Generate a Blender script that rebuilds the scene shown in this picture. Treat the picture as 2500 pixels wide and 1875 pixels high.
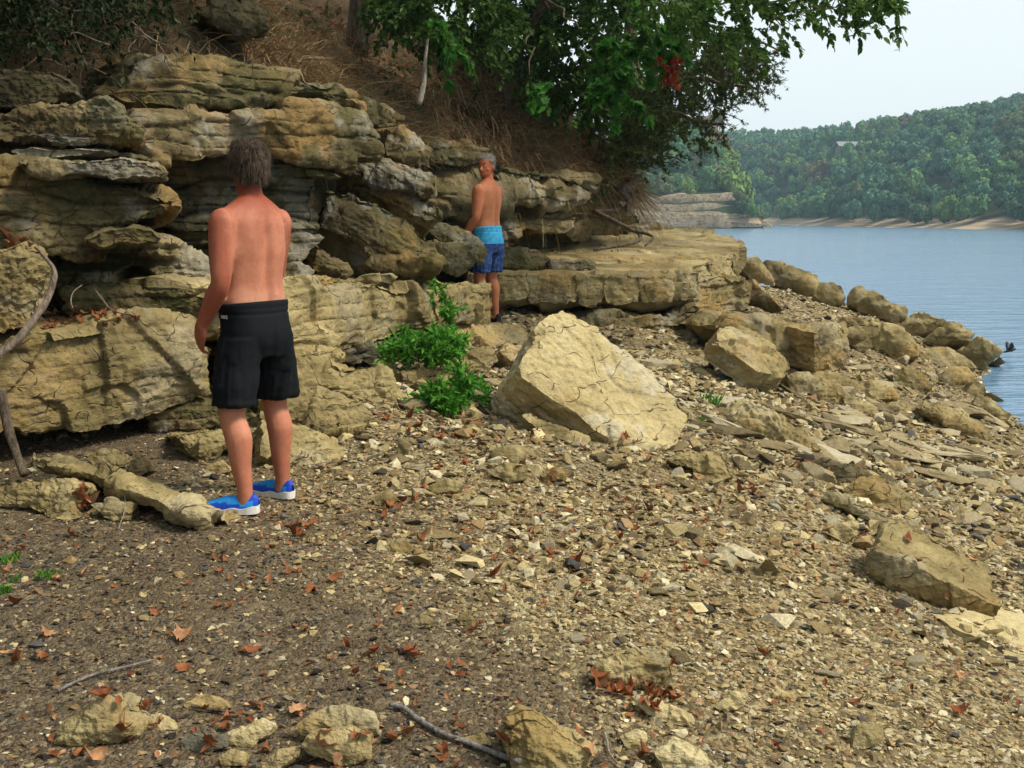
import bpy, bmesh, math, random
import numpy as np
from mathutils import Vector, Matrix

sc = bpy.context.scene
for o in list(bpy.data.objects):
    bpy.data.objects.remove(o)
COL = sc.collection
R = math.radians

# ------------------------------------------------------------------ camera
CAM = np.array([0.0, 0.0, 2.5])          # the lake surface is z = 0
FPX, CX, CY, YH = 2680.0, 1250.0, 937.5, 530.0
PITCH = math.atan((CY - YH) / FPX)
cam_d = bpy.data.cameras.new('camera')
cam_d.sensor_width = 36.0
cam_d.lens = 36.0 * FPX / 2500.0
cam_d.clip_start = 0.05
cam_d.clip_end = 6000
cam = bpy.data.objects.new('camera', cam_d)
cam.location = CAM
cam.rotation_euler = (R(90) - PITCH, 0, 0)
COL.objects.link(cam)
sc.camera = cam

# ------------------------------------------------------------------ world, sun, exposure
SUN_EL, SUN_AZ = R(50), R(106)           # azimuth clockwise from +Y: light comes from the open lake
w = bpy.data.worlds.new('World')
sc.world = w
w.use_nodes = True
nt = w.node_tree
nt.nodes.clear()
sky = nt.nodes.new('ShaderNodeTexSky')
sky.sky_type = 'NISHITA'
sky.sun_disc = False
sky.sun_elevation = SUN_EL
sky.sun_rotation = SUN_AZ
sky.air_density = 1.0
sky.dust_density = 3.0
sky.ozone_density = 2.0
mixn = nt.nodes.new('ShaderNodeMix')
mixn.data_type = 'RGBA'
mixn.inputs[0].default_value = 0.86
mixn.inputs[7].default_value = (8.5, 9.1, 9.15, 1)     # even overcast veil over the blue sky
bg = nt.nodes.new('ShaderNodeBackground')
bg.inputs['Strength'].default_value = 0.092
outw = nt.nodes.new('ShaderNodeOutputWorld')
nt.links.new(sky.outputs[0], mixn.inputs[6])
nt.links.new(mixn.outputs[2], bg.inputs['Color'])
nt.links.new(bg.outputs[0], outw.inputs[0])

sun_d = bpy.data.lights.new('sun', 'SUN')
sun_d.energy = 3.7
sun_d.angle = R(14)
sun_d.color = (1.0, 0.92, 0.79)
sun = bpy.data.objects.new('sun', sun_d)
sdir = Vector((math.sin(SUN_AZ) * math.cos(SUN_EL), math.cos(SUN_AZ) * math.cos(SUN_EL), math.sin(SUN_EL)))
sun.rotation_euler = sdir.to_track_quat('Z', 'Y').to_euler()
sun.location = sdir * 40
COL.objects.link(sun)

vs = sc.view_settings
vs.view_transform = 'Standard'
vs.look = 'None'
vs.exposure = 0.42
vs.gamma = 1.0
vs.use_curve_mapping = False
sc.cycles.use_denoising = True
sc.cycles.use_adaptive_sampling = True
sc.cycles.adaptive_threshold = 0.025
sc.cycles.max_bounces = 5
sc.cycles.diffuse_bounces = 2
sc.cycles.glossy_bounces = 2
sc.cycles.transmission_bounces = 3
sc.cycles.volume_bounces = 0
sc.cycles.transparent_max_bounces = 6
sc.cycles.caustics_reflective = False
sc.cycles.caustics_refractive = False

# ------------------------------------------------------------------ pixel to world
FW = np.array([0, math.cos(PITCH), -math.sin(PITCH)])
UP = np.array([0, math.sin(PITCH), math.cos(PITCH)])
RT = np.array([1.0, 0, 0])

def ray(px, py):
    return FW + RT * ((px - CX) / FPX) + UP * ((CY - py) / FPX)

def at(px, py, Y):
    d = ray(px, py)
    return CAM + d * (Y / d[1])

def onz(px, py, z):
    d = ray(px, py)
    return CAM + d * ((z - CAM[2]) / d[2])

def onplane(px, py, p0, n):
    d = ray(px, py)
    return CAM + d * (np.dot(p0 - CAM, n) / np.dot(d, n))

def to_px(P):
    Q = np.asarray(P, float) - CAM
    f = Q @ FW
    return CX + FPX * (Q @ RT) / f, CY - FPX * (Q @ UP) / f

# ------------------------------------------------------------------ noise (vectorised)
def _hash(i, j, k, seed):
    n = (i * 374761393 + j * 668265263 + k * 2147483647 + seed * 144269504) & 0xFFFFFFFF
    n = ((n ^ (n >> 13)) * 1274126177) & 0xFFFFFFFF
    n = ((n ^ (n >> 15)) * 2246822519) & 0xFFFFFFFF
    return ((n ^ (n >> 16)) & 0xFFFFFF) / float(0xFFFFFF)

def vnoise(P, seed=0):
    P = np.asarray(P, float)
    f = np.floor(P).astype(np.int64)
    t = P - f
    t = t * t * t * (t * (t * 6 - 15) + 10)
    r = 0
    for a in (0, 1):
        for b in (0, 1):
            for c in (0, 1):
                wgt = (t[:, 0] if a else 1 - t[:, 0]) * (t[:, 1] if b else 1 - t[:, 1]) * (t[:, 2] if c else 1 - t[:, 2])
                r = r + wgt * _hash(f[:, 0] + a, f[:, 1] + b, f[:, 2] + c, seed)
    return r * 2 - 1

def fbm(P, octv=4, seed=0, gain=0.5):
    r, a, s = 0, 1.0, 1.0
    for o in range(octv):
        r = r + a * vnoise(np.asarray(P) * s + 17.3 * o, seed + o)
        a *= gain
        s *= 2.03
    return r

# ------------------------------------------------------------------ mesh helpers
def mesh_np(name, V, F, smooth=True, mats=None, midx=None):
    """V (n,3), F list/array of index tuples"""
    me = bpy.data.meshes.new(name)
    V = np.asarray(V, np.float32)
    if isinstance(F, np.ndarray):
        k = F.shape[1]
        nf = len(F)
        me.vertices.add(len(V))
        me.vertices.foreach_set('co', V.ravel())
        me.loops.add(nf * k)
        me.loops.foreach_set('vertex_index', F.astype(np.int32).ravel())
        me.polygons.add(nf)
        me.polygons.foreach_set('loop_start', np.arange(0, nf * k, k, dtype=np.int32))
        me.polygons.foreach_set('loop_total', np.full(nf, k, np.int32))
    else:
        me.from_pydata(V.tolist(), [], F)
    me.update(calc_edges=True)
    me.polygons.foreach_set('use_smooth', np.full(len(me.polygons), smooth))
    for m in (mats or []):
        me.materials.append(m)
    if midx is not None:
        me.polygons.foreach_set('material_index', np.asarray(midx, np.int32))
    return me

def link(name, me, parent=None, loc=None, **props):
    o = bpy.data.objects.new(name, me)
    COL.objects.link(o)
    if parent is not None:
        o.parent = parent
    if loc is not None:
        o.location = loc
    for k, v in props.items():
        if v is not None:
            o[k] = v
    return o

def tag(o, label=None, category=None, group=None, kind=None):
    for k, v in (('label', label), ('category', category), ('group', group), ('kind', kind)):
        if v:
            o[k] = v
    return o

def empty(name, loc, **props):
    o = bpy.data.objects.new(name, None)
    o.empty_display_size = 0.1
    o.location = loc
    COL.objects.link(o)
    for k, v in props.items():
        if v is not None:
            o[k] = v
    return o

def add_color_attr(me, name, cols):
    a = me.attributes.new(name, 'FLOAT_COLOR', 'POINT')
    c = np.ones((len(me.vertices), 4), np.float32)
    c[:, :3] = cols
    a.data.foreach_set('color', c.ravel())

def tube(path, rad, sides=8, cap=True):
    """tapered tube along a polyline; returns V, F (quads and caps as tuples)"""
    path = np.asarray(path, float)
    n = len(path)
    rad = np.broadcast_to(np.asarray(rad, float), (n,))
    T = np.gradient(path, axis=0)
    T /= np.linalg.norm(T, axis=1)[:, None] + 1e-9
    ref = np.array([0, 0, 1.0]) if abs(T[0, 2]) < 0.8 else np.array([1.0, 0, 0])
    V = []
    for i in range(n):
        u = np.cross(ref, T[i])
        u /= np.linalg.norm(u) + 1e-9
        v = np.cross(T[i], u)
        ref = np.cross(u, T[i]) * -1
        a = np.arange(sides) * 2 * math.pi / sides
        V.append(path[i] + rad[i] * (np.cos(a)[:, None] * u + np.sin(a)[:, None] * v))
    V = np.concatenate(V)
    F = []
    for i in range(n - 1):
        for j in range(sides):
            a, b = i * sides + j, i * sides + (j + 1) % sides
            F.append((a, b, b + sides, a + sides))
    if cap:
        F.append(tuple(range(sides))[::-1])
        F.append(tuple(range((n - 1) * sides, n * sides)))
    return V, F

class MB:
    """collects several shapes into ONE mesh"""
    def __init__(s):
        s.V, s.F, s.n = [], [], 0
    def add(s, V, F):
        s.V.append(np.asarray(V, float))
        s.F += [tuple(int(i) + s.n for i in f) for f in F]
        s.n += len(V)
        return s
    def tube(s, *a, **k):
        return s.add(*tube(*a, **k))
    def mesh(s, name, mat, smooth=True):
        return mesh_np(name, np.concatenate(s.V), s.F, smooth, [mat])

def smooth_path(pts, n):
    """Catmull-Rom through the points"""
    P = np.asarray(pts, float)
    P = np.vstack([2 * P[0] - P[1], P, 2 * P[-1] - P[-2]])
    out = []
    m = len(P) - 3
    for k in range(n):
        s = k / (n - 1) * m
        i = min(int(s), m - 1)
        t = s - i
        a, b, c, d = P[i], P[i + 1], P[i + 2], P[i + 3]
        out.append(0.5 * (2 * b + (c - a) * t + (2 * a - 5 * b + 4 * c - d) * t * t + (-a + 3 * b - 3 * c + d) * t ** 3))
    return np.array(out)

# ------------------------------------------------------------------ node helpers
def new_mat(name):
    m = bpy.data.materials.new(name)
    m.use_nodes = True
    m.node_tree.nodes.clear()
    return m, m.node_tree

class NB:
    def __init__(s, nt):
        s.nt = nt
    def n(s, t, **kw):
        nd = s.nt.nodes.new('ShaderNode' + t)
        for k, v in kw.items():
            if k.startswith('i_'):
                key = k[2:]
                key = int(key) if key.isdigit() else key.replace('_', ' ')
                s.set(nd.inputs[key], v)
            else:
                setattr(nd, k, v)
        return nd
    def set(s, sock, v):
        if isinstance(v, bpy.types.NodeSocket):
            s.nt.links.new(v, sock)
        elif isinstance(v, bpy.types.Node):
            s.nt.links.new(v.outputs[0], sock)
        else:
            if isinstance(v, tuple) and len(v) == 3 and sock.type == 'RGBA':
                v = (*v, 1)
            sock.default_value = v
    def noise(s, vec, scale, detail=4, rough=0.55, dist=0.0):
        return s.n('TexNoise', i_Vector=vec, i_Scale=scale, i_Detail=detail, i_Roughness=rough, i_Distortion=dist).outputs[0]
    def ramp(s, fac, stops, interp='LINEAR'):
        nd = s.n('ValToRGB', i_Fac=fac)
        cr = nd.color_ramp
        cr.interpolation = interp
        while len(cr.elements) > 1:
            cr.elements.remove(cr.elements[-1])
        for i, (p, c) in enumerate(stops):
            e = cr.elements[0] if i == 0 else cr.elements.new(p)
            e.position = p
            c = (c, c, c) if not isinstance(c, tuple) else c
            e.color = (*c, 1)
        return nd.outputs[0]
    def mix(s, fac, a, b, blend='MIX'):
        nd = s.n('Mix', data_type='RGBA', blend_type=blend)
        s.set(nd.inputs[0], fac)
        s.set(nd.inputs[6], a)
        s.set(nd.inputs[7], b)
        return nd.outputs[2]
    def math(s, op, a, b=0.0, c=0.0, clamp=False):
        nd = s.n('Math', operation=op, use_clamp=clamp)
        s.set(nd.inputs[0], a)
        s.set(nd.inputs[1], b)
        s.set(nd.inputs[2], c)
        return nd.outputs[0]
    def mapping(s, vec, scale=(1, 1, 1), loc=(0, 0, 0), rot=(0, 0, 0)):
        return s.n('Mapping', i_Vector=vec, i_Scale=scale, i_Location=loc, i_Rotation=rot).outputs[0]
    def bump(s, h, strength=0.5, dist=0.02, normal=None):
        nd = s.n('Bump', i_Height=h, i_Strength=strength, i_Distance=dist)
        if normal is not None:
            s.set(nd.inputs['Normal'], normal)
        return nd.outputs[0]
    def out(s, **kw):
        b = s.n('BsdfPrincipled')
        for k, v in kw.items():
            s.set(b.inputs[k.replace('_', ' ')], v)
        o = s.n('OutputMaterial')
        s.nt.links.new(b.outputs[0], o.inputs[0])
        return b
# ------------------------------------------------------------------ materials: rock, ground, water
M = {}
def rock_mat(name, scale=1.0, bumpd=0.02, crack=0.7, vcol=True, tint=None):
    """colour comes with the mesh (attribute col, laid down bed by bed); the shader adds grain, cracks and relief"""
    m, t = new_mat(name)
    b = NB(t)
    tc = b.n('TexCoord').outputs['Object']
    rnd = b.n('ObjectInfo').outputs['Random']
    vec = b.n('VectorMath', operation='SCALE', i_0=tc, i_Scale=scale).outputs[0]
    if vcol:
        col = b.n('Attribute', attribute_name='col').outputs['Color']
    else:
        off = b.n('VectorMath', operation='SCALE', i_0=(31.0, 17.0, 23.0), i_Scale=rnd).outputs[0]
        vec = b.n('VectorMath', operation='ADD', i_0=vec, i_1=off).outputs[0]
        fac = b.math('ADD', b.math('MULTIPLY', b.noise(vec, 2.2, 3), 0.5), b.math('MULTIPLY', rnd, 0.5))
        col = b.ramp(fac, tint)
    fine = b.noise(vec, 30, 4, 0.75)
    col = b.mix(1.0, col, b.ramp(fine, [(0.28, 0.68), (0.5, 1.0), (0.72, 1.2)]), 'MULTIPLY')
    rel = b.noise(b.mapping(vec, scale=(1, 1, 2.2)), 9.0, 5, 0.7)
    h = b.math('ADD', rel, b.math('MULTIPLY', fine, 0.45))
    if crack:
        wv = b.n('VectorMath', operation='ADD', i_0=b.mapping(vec, scale=(1, 1, 2.4)),
                 i_1=b.n('VectorMath', operation='SCALE', i_0=b.n('TexNoise', i_Vector=vec, i_Scale=3.0, i_Detail=2.0).outputs[1], i_Scale=0.7).outputs[0]).outputs[0]
        vo = b.n('TexVoronoi', feature='DISTANCE_TO_EDGE', i_Vector=wv, i_Scale=2.1).outputs['Distance']
        ck = b.ramp(vo, [(0.0, 1.0), (0.014, 0.0)])
        ck = b.math('MULTIPLY', ck, b.ramp(rel, [(0.46, 0.0), (0.56, crack)]))
        col = b.mix(b.math('MULTIPLY', ck, 0.8), col, (0.03, 0.024, 0.015))
        h = b.math('SUBTRACT', h, ck)
    b.out(Base_Color=col, Roughness=0.92, Specular_IOR_Level=0.12, Normal=b.bump(h, 1.0, bumpd / scale))
    return m

# dark, mid, light, grey lichen, ochre, moss, moss amount, grey amount
PAL = {
    'rock': ((.095, .072, .032), (.25, .195, .087), (.43, .35, .178), (.34, .33, .275), (.30, .19, .065), (.11, .096, .036), .25, .2),
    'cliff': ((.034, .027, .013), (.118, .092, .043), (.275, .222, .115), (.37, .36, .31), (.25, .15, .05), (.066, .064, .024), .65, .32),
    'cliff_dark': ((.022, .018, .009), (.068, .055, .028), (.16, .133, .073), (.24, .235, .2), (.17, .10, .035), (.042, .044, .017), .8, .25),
    'rock_pale': ((.25, .195, .098), (.39, .315, .155), (.49, .42, .24), (.45, .43, .36), (.36, .25, .10), (.22, .18, .08), .1, .35),
    'bluff': ((.17, .125, .075), (.33, .26, .17), (.45, .38, .27), (.40, .37, .31), (.3, .2, .1), (.12, .11, .05), .3, .4),
}
_rm = rock_mat('limestone')
for _k in PAL:
    M[_k] = _rm
M['bluff'] = rock_mat('far_bluff_limestone', scale=0.12, bumpd=.03, crack=.9)
M['stone'] = rock_mat('loose_limestone', scale=2.5, crack=0, vcol=False, bumpd=.03,
                      tint=[(0.2, (.10, .078, .04)), (0.42, (.25, .195, .1)), (0.6, (.38, .31, .18)), (0.8, (.47, .42, .29))])

def ground_mat():
    m, t = new_mat('gravel_ground')
    b = NB(t)
    pos = b.n('NewGeometry').outputs['Position']
    tan = b.n('Attribute', attribute_name='tan').outputs['Fac']
    wr = b.n('VectorMath', operation='ADD', i_0=pos, i_1=b.n('VectorMath', operation='SCALE',
             i_0=b.n('TexNoise', i_Vector=pos, i_Scale=9.0).outputs[1], i_Scale=0.05).outputs[0]).outputs[0]
    v1 = b.n('TexVoronoi', i_Vector=b.mapping(wr, scale=(1, 0.8, 1)), i_Scale=52.0)
    v2 = b.n('TexVoronoi', i_Vector=wr, i_Scale=125.0)
    rnd = b.n('SeparateColor', i_Color=v1.outputs['Color']).outputs[0]
    rnd2 = b.n('SeparateColor', i_Color=v2.outputs['Color']).outputs[1]
    dk = b.ramp(rnd, [(0.0, (0.022, 0.016, 0.011)), (0.35, (0.065, 0.048, 0.029)), (0.6, (0.125, 0.092, 0.052)),
                      (0.8, (0.085, 0.074, 0.06)), (0.9, (0.20, 0.15, 0.085)), (1.0, (0.27, 0.22, 0.14))])
    dk = b.mix(0.45, dk, b.ramp(rnd2, [(0.0, (0.035, 0.025, 0.015)), (0.6, (0.115, 0.084, 0.047)), (1.0, (0.21, 0.17, 0.1))]))
    tn = b.ramp(rnd, [(0.0, (0.06, 0.044, 0.021)), (0.4, (0.16, 0.12, 0.058)), (0.75, (0.28, 0.215, 0.108)), (1.0, (0.41, 0.34, 0.195))])
    col = b.mix(tan, dk, tn)
    earth = b.ramp(b.noise(pos, 1.3, 6, 0.65), [(0.45, 0.0), (0.62, 1.0)])
    col = b.mix(b.math('MULTIPLY', earth, 0.4), col, (0.105, 0.075, 0.038))
    h = b.math('ADD', b.math('MULTIPLY', v1.outputs['Distance'], -1.0), b.math('MULTIPLY', v2.outputs['Distance'], -0.5))
    b.out(Base_Color=col, Roughness=0.93, Specular_IOR_Level=0.15, Normal=b.bump(h, 1.0, 0.012))
    return m
M['ground'] = ground_mat()

def water_mat():
    m, t = new_mat('lake_water')
    b = NB(t)
    pos = b.n('NewGeometry').outputs['Position']
    warp = b.n('VectorMath', operation='ADD', i_0=pos, i_1=b.n('VectorMath', operation='SCALE',
               i_0=b.n('TexNoise', i_Vector=pos, i_Scale=0.25, i_Detail=2.0).outputs[1], i_Scale=1.6).outputs[0]).outputs[0]
    p1 = b.mapping(warp, scale=(0.55, 1.6, 1), rot=(0, 0, R(-12)))
    p2 = b.mapping(warp, scale=(0.7, 1.9, 1), rot=(0, 0, R(18)))
    h = b.math('ADD', b.math('MULTIPLY', b.noise(p1, 1.1, 3, 0.5), 1.0), b.math('MULTIPLY', b.noise(p2, 3.4, 3, 0.55), 0.36))
    gust = b.ramp(b.noise(b.mapping(pos, scale=(0.35, 1, 1)), 0.05, 3, 0.6), [(0.35, 0.45), (0.7, 1.15)])
    h = b.math('MULTIPLY', h, gust)
    nrm = b.bump(h, 1.0, 0.12)
    b.out(Base_Color=(0.10, 0.20, 0.32), Roughness=0.16, Specular_IOR_Level=0.5, IOR=1.333, Normal=nrm)
    return m
M['water'] = water_mat()

# ------------------------------------------------------------------ ground height
CTRL = [(0, 1300, 1.12), (0, 1875, 1.0), (1250, 1875, 0.9), (2500, 1875, 0.74), (580, 1250, 1.07), (1210, 795, 1.36), (900, 1060, 1.17),
        (1250, 1000, 1.15), (1550, 1095, 0.97), (1900, 1010, 0.80), (2200, 1100, 0.45), (2430, 1012, 0.0), (2500, 1052, 0.0),
        (2500, 1300, 0.32), (2500, 1500, 0.47), (2390, 915, 0.03), (2000, 905, 0.78), (1760, 800, 1.12),
        (1600, 960, 1.0), (250, 1140, 1.12), (2320, 856, 0.2)]
G = [tuple(onz(*c)) for c in CTRL]
for c in [(1965, 722, .95), (2035, 740, .82), (2105, 766, .66), (2185, 794, .48), (1880, 705, 1.1), (2260, 822, .34)]:     # the shore crest with its row of boulders
    q = onz(*c)
    G += [tuple(q), (q[0] + .25, q[1] + 1.3, c[2] - .12), (q[0] + 1.2, q[1] + 3.2, -.6)]
G += [(-6, 7, 1.35), (-10, 3, 1.4), (-10, -8, 1.4), (0, 0, 0.93), (0, -8, 0.9), (4.5, 2, 0.1), (9, 2, -0.9), (9, -8, -0.9), (9.5, 12, -0.8),
      (12, 20, -1.4), (10, 27, -1.2), (4.5, 27, 0.2), (6, 33, -0.8), (0, 26, 1.2), (-2, 16, 1.4), (-8, 14, 1.5), (-12, 25, 1.5), (16, 5, -2), (16, 33, -2), (0, 36, 0.3)]
G = np.array(G)

def _tps_fit(X, z, lam=0.006):
    n = len(X)
    d = np.linalg.norm(X[:, None] - X[None], axis=2)
    K = d * d * np.log(d + 1e-9) + lam * np.eye(n)
    P = np.hstack([np.ones((n, 1)), X])
    A = np.block([[K, P], [P.T, np.zeros((3, 3))]])
    return np.linalg.solve(A, np.concatenate([z, np.zeros(3)]))
_tw = _tps_fit(G[:, :2], G[:, 2])

def ground_z(x, y):
    x = np.asarray(x, float)
    y = np.asarray(y, float)
    sh = x.shape
    X = np.stack([np.clip(x.ravel(), -14, 18), np.clip(y.ravel(), -9, 37)], 1)
    out = np.zeros(len(X))
    for s in range(0, len(X), 40000):
        q = X[s:s + 40000]
        d = np.linalg.norm(q[:, None] - G[None, :, :2], axis=2)
        out[s:s + 40000] = (d * d * np.log(d + 1e-9)) @ _tw[:len(G)] + _tw[-3] + q @ _tw[-2:]
    ex = np.maximum(x.ravel() - 18, 0)
    ey = np.maximum(y.ravel() - 37, 0)
    out -= 0.05 * ex + 0.05 * ey
    P = np.stack([x.ravel(), y.ravel(), np.zeros(len(X))], 1)
    out += 0.035 * fbm(P * 0.9, 3, 5) + 0.008 * fbm(P * 5, 2, 9)
    return out.reshape(sh)

def gz(x, y):
    return float(ground_z(np.array([x]), np.array([y]))[0])

def on_ground(px, py):
    """walk along the pixel's ray to the ground"""
    d = ray(px, py)
    ts = np.linspace(1.5, 30, 240)
    P = CAM[None] + d[None] * ts[:, None]
    below = P[:, 2] < ground_z(P[:, 0], P[:, 1])
    i = int(np.argmax(below)) if below.any() else len(ts) - 1
    lo, hi = ts[max(i - 1, 0)], ts[i]
    for _ in range(8):
        mid = (lo + hi) / 2
        p = CAM + d * mid
        if p[2] < gz(p[0], p[1]):
            hi = mid
        else:
            lo = mid
    return CAM + d * hi

def tan_amount(P):
    """0 dark shale grit, 1 tan limestone rubble"""
    px, py = to_px(P)
    P = np.asarray(P, float)
    t = ((px - 640) - (py - 1130) * 1.62) / 700 + 0.5 * fbm(P * np.array([0.9, 0.9, 0]), 4, 31)
    t = np.clip(t + 0.22, 0, 1)
    t = np.where(P[:, 1] < 1.0, 0.5, t)
    return t * t * (3 - 2 * t)

xs = np.concatenate([np.linspace(-60, -8, 20), np.arange(-7.8, 9.5, 0.075), np.linspace(9.8, 70, 24)])
ys = np.concatenate([np.linspace(-40, 1.5, 20), np.arange(1.7, 14, 0.075), np.arange(14.1, 28, 0.15), np.linspace(28.5, 90, 24)])
gx, gy = np.meshgrid(xs, ys)
gzz = ground_z(gx, gy)
GV = np.stack([gx.ravel(), gy.ravel(), gzz.ravel()], 1)
nx_, ny_ = len(xs), len(ys)
ii = (np.arange(ny_ - 1)[:, None] * nx_ + np.arange(nx_ - 1)[None]).ravel()
GF = np.stack([ii, ii + 1, ii + nx_ + 1, ii + nx_], 1)
me = mesh_np('beach', GV, GF, True, [M['ground']])
a = me.attributes.new('tan', 'FLOAT', 'POINT')
a.data.foreach_set('value', tan_amount(GV).astype(np.float32))
tag(link('beach', me), 'sloping beach of dark grit and tan limestone rubble', None, kind='structure')

# lake
wv = np.array([(-500, -300, 0), (610, -300, 0), (610, 850, 0), (-500, 850, 0)], float)
me = mesh_np('lake', wv, [(0, 1, 2, 3)], False, [M['water']])
tag(link('lake', me), 'rippled blue lake water', None, kind='structure')
from mathutils.geometry import delaunay_2d_cdt
# ------------------------------------------------------------------ traced rocks with depth
def resample(poly, step):
    P = np.asarray(poly, float)
    Q = np.vstack([P, P[:1]])
    d = np.linalg.norm(np.diff(Q, axis=0), axis=1)
    s = np.concatenate([[0], np.cumsum(d)])
    n = max(14, int(s[-1] / step))
    t = np.linspace(0, s[-1], n, endpoint=False)
    return np.stack([np.interp(t, s, Q[:, k]) for k in range(P.shape[1])], 1)

def face_normals_v(V, F):
    if F.shape[1] == 4:
        n = np.cross(V[F[:, 2]] - V[F[:, 0]], V[F[:, 3]] - V[F[:, 1]])
    else:
        n = np.cross(V[F[:, 1]] - V[F[:, 0]], V[F[:, 2]] - V[F[:, 0]])
    N = np.zeros_like(V)
    for k in range(F.shape[1]):
        for a in range(3):
            N[:, a] += np.bincount(F[:, k], n[:, a], len(V))
    return N / (np.linalg.norm(N, axis=1)[:, None] + 1e-12)

def poly_mask(P, poly):
    r = np.zeros(len(P), bool)
    x, y = P[:, 0], P[:, 1]
    j = len(poly) - 1
    for i in range(len(poly)):
        xi, yi = poly[i]; xj, yj = poly[j]
        r ^= ((yi > y) != (yj > y)) & (x < (xj - xi) * (y - yi) / (yj - yi + 1e-15) + xi)
        j = i
    return r

def frame_n(ya, yb, xa, xb, pym, nz):
    A, B = at(xa, pym, ya), at(xb, pym, yb)
    t = B - A
    t[2] = 0
    n = np.array([t[1], -t[0], 0])
    n /= np.linalg.norm(n)
    if n[1] > 0:
        n = -n
    n[2] = nz
    n /= np.linalg.norm(n)
    return (A + B) / 2, n

def strata(z, P, h, seed):
    """ragged bedding: each bed stands out by its own amount, thin grooves between"""
    zz = (z + 0.30 * h * fbm(P * 1.6, 4, seed)) / h
    k = np.floor(zz)
    f = zz - k
    cell = np.floor(P[:, 0] * 1.4 + P[:, 1] * 0.7 + 0.5 * vnoise(P * 1.5, seed + 3)).astype(np.int64)
    ki = k.astype(np.int64)
    r0 = _hash(ki, cell * 0, cell * 0, seed)
    r1 = _hash(ki, cell, cell * 0 + 7, seed)
    groove = np.exp(-((np.minimum(f, 1 - f)) / 0.07) ** 2)
    r = r0 * 0.55 + r1 * 0.45
    return (r - 0.5) - 0.6 * groove * (0.3 + r1), r, groove

def displace(V, N, size, seed, bed, amp=1.0, st=1.0, facet=1.0, sth=None, pal='rock', terr=.011, nb=None):
    rng = np.random.RandomState(seed)
    P = V + rng.rand(3) * 50
    z = V @ bed
    side = 1 - np.abs(N @ bed) ** 2
    n1 = fbm(P * (1.6 / size), 3, seed)
    n2 = fbm(P * (7 / size), 3, seed + 5)
    d = 0.024 * n1 * size + 0.017 * n2 * size
    lo, hi = V.min(0), V.max(0)
    Rr = hi - lo
    Pw = V + 0.018 * size * np.stack([vnoise(P * 4 / size, seed + q) for q in (11, 12, 13)], 1)
    fa = 0
    for k, sc_ in ((16, 1.0), (90, 0.45)):
        S = lo + rng.rand(k, 3) * Rr
        c = ((Pw[:, None] - S[None]) ** 2).sum(2).argmin(1)
        Rv = rng.randn(k, 3) * 0.22
        Ro = rng.randn(k) * 0.034 * size * sc_
        fa = fa + ((V - S[c]) * Rv[c]).sum(1) * (1.0 if sc_ == 1 else 0.7) + Ro[c]
    fa = np.clip(fa, -0.09 * size, 0.09 * size)
    if nb is not None:
        fa = .5 * fa + .5 * np.bincount(nb[0], fa[nb[1]], len(fa)) / nb[2]
    d = d + facet * fa * 0.52
    h = sth or max(0.07, 0.17 * size)
    s1, r1, g1 = strata(z, P, h, seed + 20)
    s2, r2, g2 = strata(z, P, h * 0.31, seed + 30)
    d = d + st * (s1 * 0.18 * h + s2 * 0.10 * h) * side
    tq = 2.1 * fbm(P * (1.3 / max(size, .3)), 3, seed + 60, .45)
    tf = tq - np.floor(tq)
    d = d + terr * size * (np.floor(tq) + np.clip(tf / .06, 0, 1) - 1) * (1 - .6 * side)
    d = d + 0.016 * min(size, .6) * fbm(P * (24 / max(size, .35)), 3, seed + 70, .6)
    # colour, bed by bed
    dark, mid, light, grey, och, moss, mo_a, gr_a = [np.array(c) if not np.isscalar(c) else c for c in PAL[pal]]
    f = 0.5 + 0.26 * n1 + 0.20 * fbm(P * 3.1, 4, seed + 40) + side * st * (0.16 * (r1 - .5) + 0.12 * (r2 - .5)) + rng.uniform(-.06, .06)
    f = np.clip(f, 0, 1)[:, None]
    col = np.where(f < .5, dark + (mid - dark) * f * 2, mid + (light - mid) * (f - .5) * 2)
    sm = lambda x, a, b: np.clip((x - a) / (b - a), 0, 1)[:, None]
    col = col + (grey - col) * sm(fbm(P * 2.4, 5, seed + 41, .6), .25, .55) * gr_a
    col = col + (och - col) * sm(fbm(P * 1.9, 4, seed + 42), .3, .75) * .55
    mm = sm(fbm(P * 1.7, 5, seed + 43, .62) , .12, .42)
    col = col + (moss - col) * mm * mo_a
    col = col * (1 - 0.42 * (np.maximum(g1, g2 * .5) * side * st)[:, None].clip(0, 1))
    return V + N * (d * amp)[:, None], col

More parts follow.
